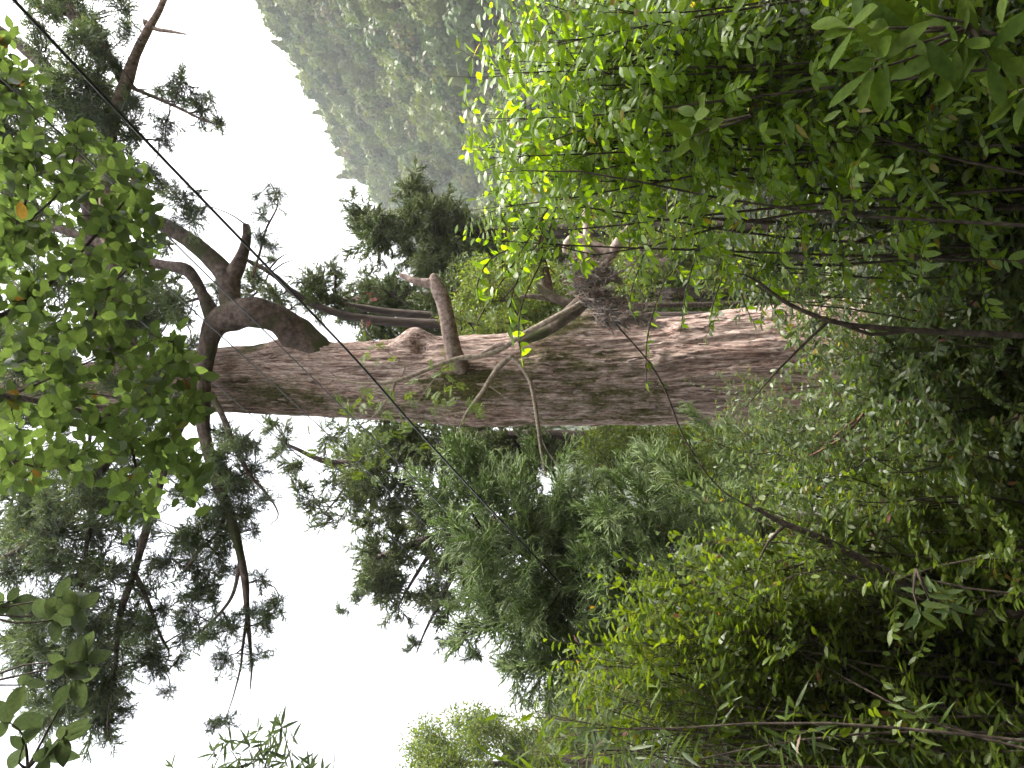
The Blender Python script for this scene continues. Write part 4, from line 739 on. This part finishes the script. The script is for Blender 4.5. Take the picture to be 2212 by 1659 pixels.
# dark understorey, right part of the photo's bottom
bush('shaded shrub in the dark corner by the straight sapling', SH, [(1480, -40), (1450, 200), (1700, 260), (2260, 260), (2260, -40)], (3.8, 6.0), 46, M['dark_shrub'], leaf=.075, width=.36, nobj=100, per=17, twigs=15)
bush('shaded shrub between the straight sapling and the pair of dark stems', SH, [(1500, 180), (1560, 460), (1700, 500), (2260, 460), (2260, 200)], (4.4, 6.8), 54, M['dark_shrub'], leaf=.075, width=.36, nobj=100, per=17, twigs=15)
bush('leafy shrub under the dangling twigs, right beside the lower trunk', SH, [(1540, 430), (1560, 600), (1700, 690), (2260, 700), (2260, 440)], (4.8, 7.5), 56, M['shrub'], leaf=.075, width=.36, nobj=100, per=17, twigs=15)
bush('bright small-leaved shrub spilling over the foot of the trunk', SH, [(1660, 640), (1680, 780), (1740, 900), (2000, 900), (2260, 850), (2260, 640)], (5.5, 9.0), 60, M['shrub'], leaf=.082, nobj=100, per=17, twigs=15)
bush('grey green willow-leaved shrub left of the foot of the trunk', SH, [(1530, 880), (1560, 780), (1640, 860), (1760, 860), (1800, 1120), (1560, 1080), (1500, 960)], (6.5, 9.5), 50, M['grey_shrub'], leaf=.082, width=.28, shape='lance', nobj=100, per=17, twigs=15)
bush('thick dark green shrub between vine and bottom of the photo', SH, [(1700, 840), (1720, 1120), (2260, 1160), (2260, 840)], (4.8, 8.0), 60, M['shrub'], leaf=.075, width=.36, nobj=100, per=17, twigs=15)
bush('tangled shrub beneath the elbow-bent brown stem', SH, [(1560, 1060), (1520, 1240), (1750, 1330), (2260, 1340), (2260, 1100)], (4.4, 7.0), 60, M['lime'], leaf=.075, width=.36, nobj=120, per=17, twigs=15)
bush('yellow green shrub with upright shoots before the young cedar', SH, [(1340, 1250), (1400, 1180), (1560, 1150), (1700, 1250), (1700, 1420), (1400, 1440), (1260, 1360)], (4.6, 6.4), 56, M['lime'], leaf=.082, width=.4, shape='obovate', nobj=200, per=15, twigs=14, up=.6, droop=.0, base_px=(2250, 1480, 5.2))
bush('yellow green shrub with fanned dark stems below the far blue ridge', SH, [(1230, 1360), (1200, 1450), (1240, 1560), (1500, 1600), (1700, 1560), (1700, 1400), (1400, 1380)], (4.4, 6.2), 56, M['lime'], leaf=.082, width=.4, shape='obovate', nobj=200, per=15, twigs=14, up=.6, droop=.0, base_px=(2250, 1500, 5.2))
bush('yellow green shrub along the border under the willow-like leaves', SH, [(1400, 1540), (1350, 1700), (2260, 1720), (2260, 1560), (1700, 1540)], (4.2, 6.2), 56, M['lime'], leaf=.075, width=.36, nobj=120, per=15, twigs=14, base_px=(2250, 1620, 5.0))
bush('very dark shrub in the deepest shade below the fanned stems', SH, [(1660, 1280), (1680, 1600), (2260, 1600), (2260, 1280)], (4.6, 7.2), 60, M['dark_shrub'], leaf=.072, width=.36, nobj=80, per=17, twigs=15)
bush('narrow-leaved bush with long arching leaves at the left border, by the misty ridge', SH, [(1090, 1700), (1110, 1560), (1180, 1510), (1240, 1500), (1420, 1580), (1420, 1720)], (4.0, 5.4), 30, M['shrub'], leaf=.16, width=.14, shape='lance', nobj=220, per=8, twigs=6, droop=.25)

# big whorled leaves close to the camera
def whorls(name, label, cat, spots, Y, mat, leaf, width, shape, n, stem_from, group=None, smat=None, tilt=(0, -.4, .8), nobj=300, spreadv=.9, sr=.006, stag=.008):
    P0 = at(*stem_from[0], Y); t = Thing(name, label, cat, P0, group); pr = leaf_protos(mat, width, shape)
    pos, dr, nr, ln = [], [], [], []
    for (sx_, sy_, *yy) in spots:
        y_ = yy[0] if yy else Y; C_ = at(sx_, sy_, y_); j = int(np.argmin([(sx_ - a[0]) ** 2 + (sy_ - a[1]) ** 2 for a in stem_from])); A = at(*stem_from[j], Y)
        ax_ = unit(C_ - A); P, R = resample([A, (A + C_) / 2 + rvec() * .03, C_], [sr, sr * .6, sr * .35], .08); g = Geo(); g.add(*tube(P, R, 5)); t.geo('twig', g, smat or M['stem'])
        nrm = unit(np.array(tilt) + rvec() * .35); u = unit(np.cross(nrm, rvec())); v = np.cross(nrm, u); o = rng.random() * 6.28
        for k in range(n + rng.integers(-1, 2)):
            a = o + k * 2.4; d = unit((u * math.cos(a) + v * math.sin(a)) * spreadv + ax_ * .45 + rvec() * .2); q = C_ - ax_ * stag * k
            pos.append(q); dr.append(d); nr.append(unit(nrm + rvec() * .35)); ln.append(leaf * rng.uniform(.65, 1.15))
    pos, dr, nr, ln = map(np.array, (pos, dr, nr, ln)); sx_, sy_, dep = project(pos); vis = (sx_ > -30) & (sx_ < 2240) & (sy_ > -30) & (sy_ < 1690)
    order = np.argsort(np.where(vis, dep, 99)); big = order[:nobj]; rest = order[nobj:]
    for i in big: t.inst('leaf', pr[rng.integers(4)], frame(dr[i], nr[i], ln[i], pos[i]))
    if len(rest):
        g = Geo(); g.add(*place_leaves(leaf_template(width, shape, 4), pos[rest], dr[rest], nr[rest], ln[rest])); t.geo('foliage', g, mat, kind='stuff')
    return t
whorls('shrub', 'near shrub with large paddle-shaped green leaves in the shaded corner', 'shrub', [(1960, 80), (1890, 130), (1880, 150), (2060, 110), (2140, 130), (2180, 60), (2200, 200), (1830, 60), (2000, 30)], 1.9, M['paddle'], .13, .3, 'obovate', 6, [(2300, 150), (2100, 60)], tilt=(0, -.5, .7), group=SH)
whorls('shrub', 'cluster of big drooping leaves standing before the straight sapling', 'shrub', [(1500, 250), (1490, 300), (1520, 280)], 2.8, M['paddle'], .12, .4, 'oval', 5, [(1620, 250)], tilt=(0, -.8, .5), group=SH)
whorls('shrub', 'pale glossy narrow leaves on a low twig in the darkest corner', 'shrub', [(2060, 1320), (2010, 1300), (2040, 1290), (1990, 1330)], 2.6, M['grey_shrub'], .085, .24, 'lance', 5, [(1980, 1230)], tilt=(0, -.7, .6), group=SH)

# ------------------------------------------------------------------ broadleaf branches hanging from above, close to the camera
ov_poly = [(-60, 40), (30, 60), (110, 250), (160, 250), (240, 300), (240, 330), (290, 350), (330, 380), (345, 440), (355, 600), (300, 690), (345, 735), (390, 690), (430, 790), (450, 860), (440, 950), (445, 1050), (400, 1085), (370, 1040), (300, 1140), (245, 1110), (225, 1010), (150, 1045), (60, 1060), (-60, 1100)]
ov_lines = [[(-80, 720, 6), (60, 650, 5.5), (150, 570, 4.5), (230, 480, 3), (300, 400, 1.5)], [(-80, 795, 6), (60, 775, 5), (180, 735, 4), (220, 640, 2.6), (300, 560, 1.4)], [(-80, 840, 7), (20, 855, 6.5), (140, 880, 6), (220, 905, 5), (275, 945, 4), (295, 1030, 2.4), (285, 1100, 1.2)], [(275, 945, 3), (340, 960, 2.4), (390, 1000, 1.6), (420, 1040, .8)], [(220, 905, 3), (320, 850, 2.6), (370, 790, 2), (375, 740, 1)], [(20, 855, 3), (150, 800, 2.4), (240, 760, 1.6)], [(-80, 980, 4), (20, 990, 3), (80, 1010, 2), (140, 1000, 1)], [(120, 880, 2), (180, 850, 1.8), (300, 870, 1.5), (400, 900, .8)], [(-60, 640, 4), (40, 480, 3), (60, 350, 2), (20, 200, 1)], [(60, 480, 2.4), (140, 400, 2), (170, 300, 1)]]
anchor = [(p[0], p[1]) for l in ov_lines for p in l]
sp_ = [(p[0], p[1], rng.uniform(3.5, 4.6)) for p in inpoly(ov_poly, 500)] + [(390, 705, 3.9), (385, 1075, 4), (245, 1105, 4), (290, 1100, 4), (430, 860, 4), (250, 320, 3.9), (320, 370, 3.9), (345, 590, 4), (170, 265, 3.9), (420, 1030, 4)]
ovt = whorls('broadleaf_tree', 'backlit oval-leaved branches hanging from above over the top of the giant trunk', 'tree', sp_, 4.0, M['over'], .095, .54, 'oval', 5, anchor, stag=.045, tilt=(0, .55, .7), nobj=300, spreadv=.9, sr=.004, group='overhanging broadleaf trees')
# unseen crown clumps, added over and behind the camera to shade the near shrubs
for k in range(150):
    y_ = rng.uniform(-8, 2.2); p = np.array([rng.uniform(-8, 8), y_, rng.uniform(4.2, 8.5)])
    ovt.inst('crown_foliage', CLUMP[rng.integers(4)], frame(rvec(), rvec(), rng.uniform(.7, 1.2), p))
for l in ov_lines: ovt.limb('branch', l, M['stem'], Y=4.0, seg=8, step=.06, rough=.12, freq=8)
whorls('broadleaf_tree', 'nearest dark oval leaves against white sky in the top corner', 'tree', [(25, 1300), (130, 1290), (175, 1315), (115, 1340), (150, 1430), (190, 1425), (60, 1480), (165, 1465), (20, 1560), (110, 1630), (50, 1610), (140, 1590)], 2.4, M['over_dark'], .105, .54, 'oval', 4, [(-60, 1320), (-60, 1480), (-60, 1640), (60, 1660)], tilt=(0, .5, .7), group='overhanging broadleaf trees')
whorls('broadleaf_tree', 'narrow dark willow-like leaves silhouetted on the sky at the left border', 'tree', [(p[0], p[1], rng.uniform(5.2, 6.2)) for p in inpoly([(440, 1700), (460, 1610), (500, 1590), (560, 1555), (640, 1565), (660, 1600), (640, 1640), (720, 1660), (720, 1700)], 46)] + [(370, 1655, 5.6)], 5.6, M['over_dark'], .15, .17, 'lance', 5, [(480, 1760), (560, 1740), (640, 1740)], tilt=(0, .3, .6), group='overhanging broadleaf trees')
tb = Thing('sapling', 'bare curled twig poking into the sky beside the willow-like leaves', 'sapling', at(720, 1700, 5.6), 'slim dark sapling stems')
tb.limb('stem', [(700, 1720, 1.2), (720, 1660, 1), (722, 1625, .8), (712, 1595, .4)], M['stem'], Y=5.6, seg=5, step=.05, rough=0)
tb.limb('branch', [(715, 1645, .7), (700, 1620, .6), (688, 1605, .3)], M['stem'], Y=5.6, seg=5, step=.05, rough=0)

# ------------------------------------------------------------------ haze
hv = []
X0, X1, Y0, Y1, Z0, Z1 = -1500, 1500, -1500, 1500, -75, 230
hv = [(x, y, z) for x in (X0, X1) for y in (Y0, Y1) for z in (Z0, Z1)]
hme = mesh_np('haze', np.array(hv, float), [(0, 1, 3, 2), (4, 6, 7, 5), (0, 4, 5, 1), (2, 3, 7, 6), (0, 2, 6, 4), (1, 5, 7, 3)], None, None, False)
hm = bpy.data.materials.new('haze_air'); hm.use_nodes = True; hm.node_tree.nodes.clear(); ho = hm.node_tree.nodes.new('ShaderNodeOutputMaterial'); pv = hm.node_tree.nodes.new('ShaderNodeVolumePrincipled')
pv.inputs['Color'].default_value = (.93, .95, 1.0, 1); pv.inputs['Density'].default_value = .0004; pv.inputs['Anisotropy'].default_value = .0
hm.node_tree.links.new(pv.outputs[0], ho.inputs['Volume']); hme.materials.append(hm)
hzo = bpy.data.objects.new('haze', hme); COL.objects.link(hzo); hzo['kind'] = 'stuff'; hzo['label'] = 'thin mist filling the valley air'; hzo['category'] = 'haze'
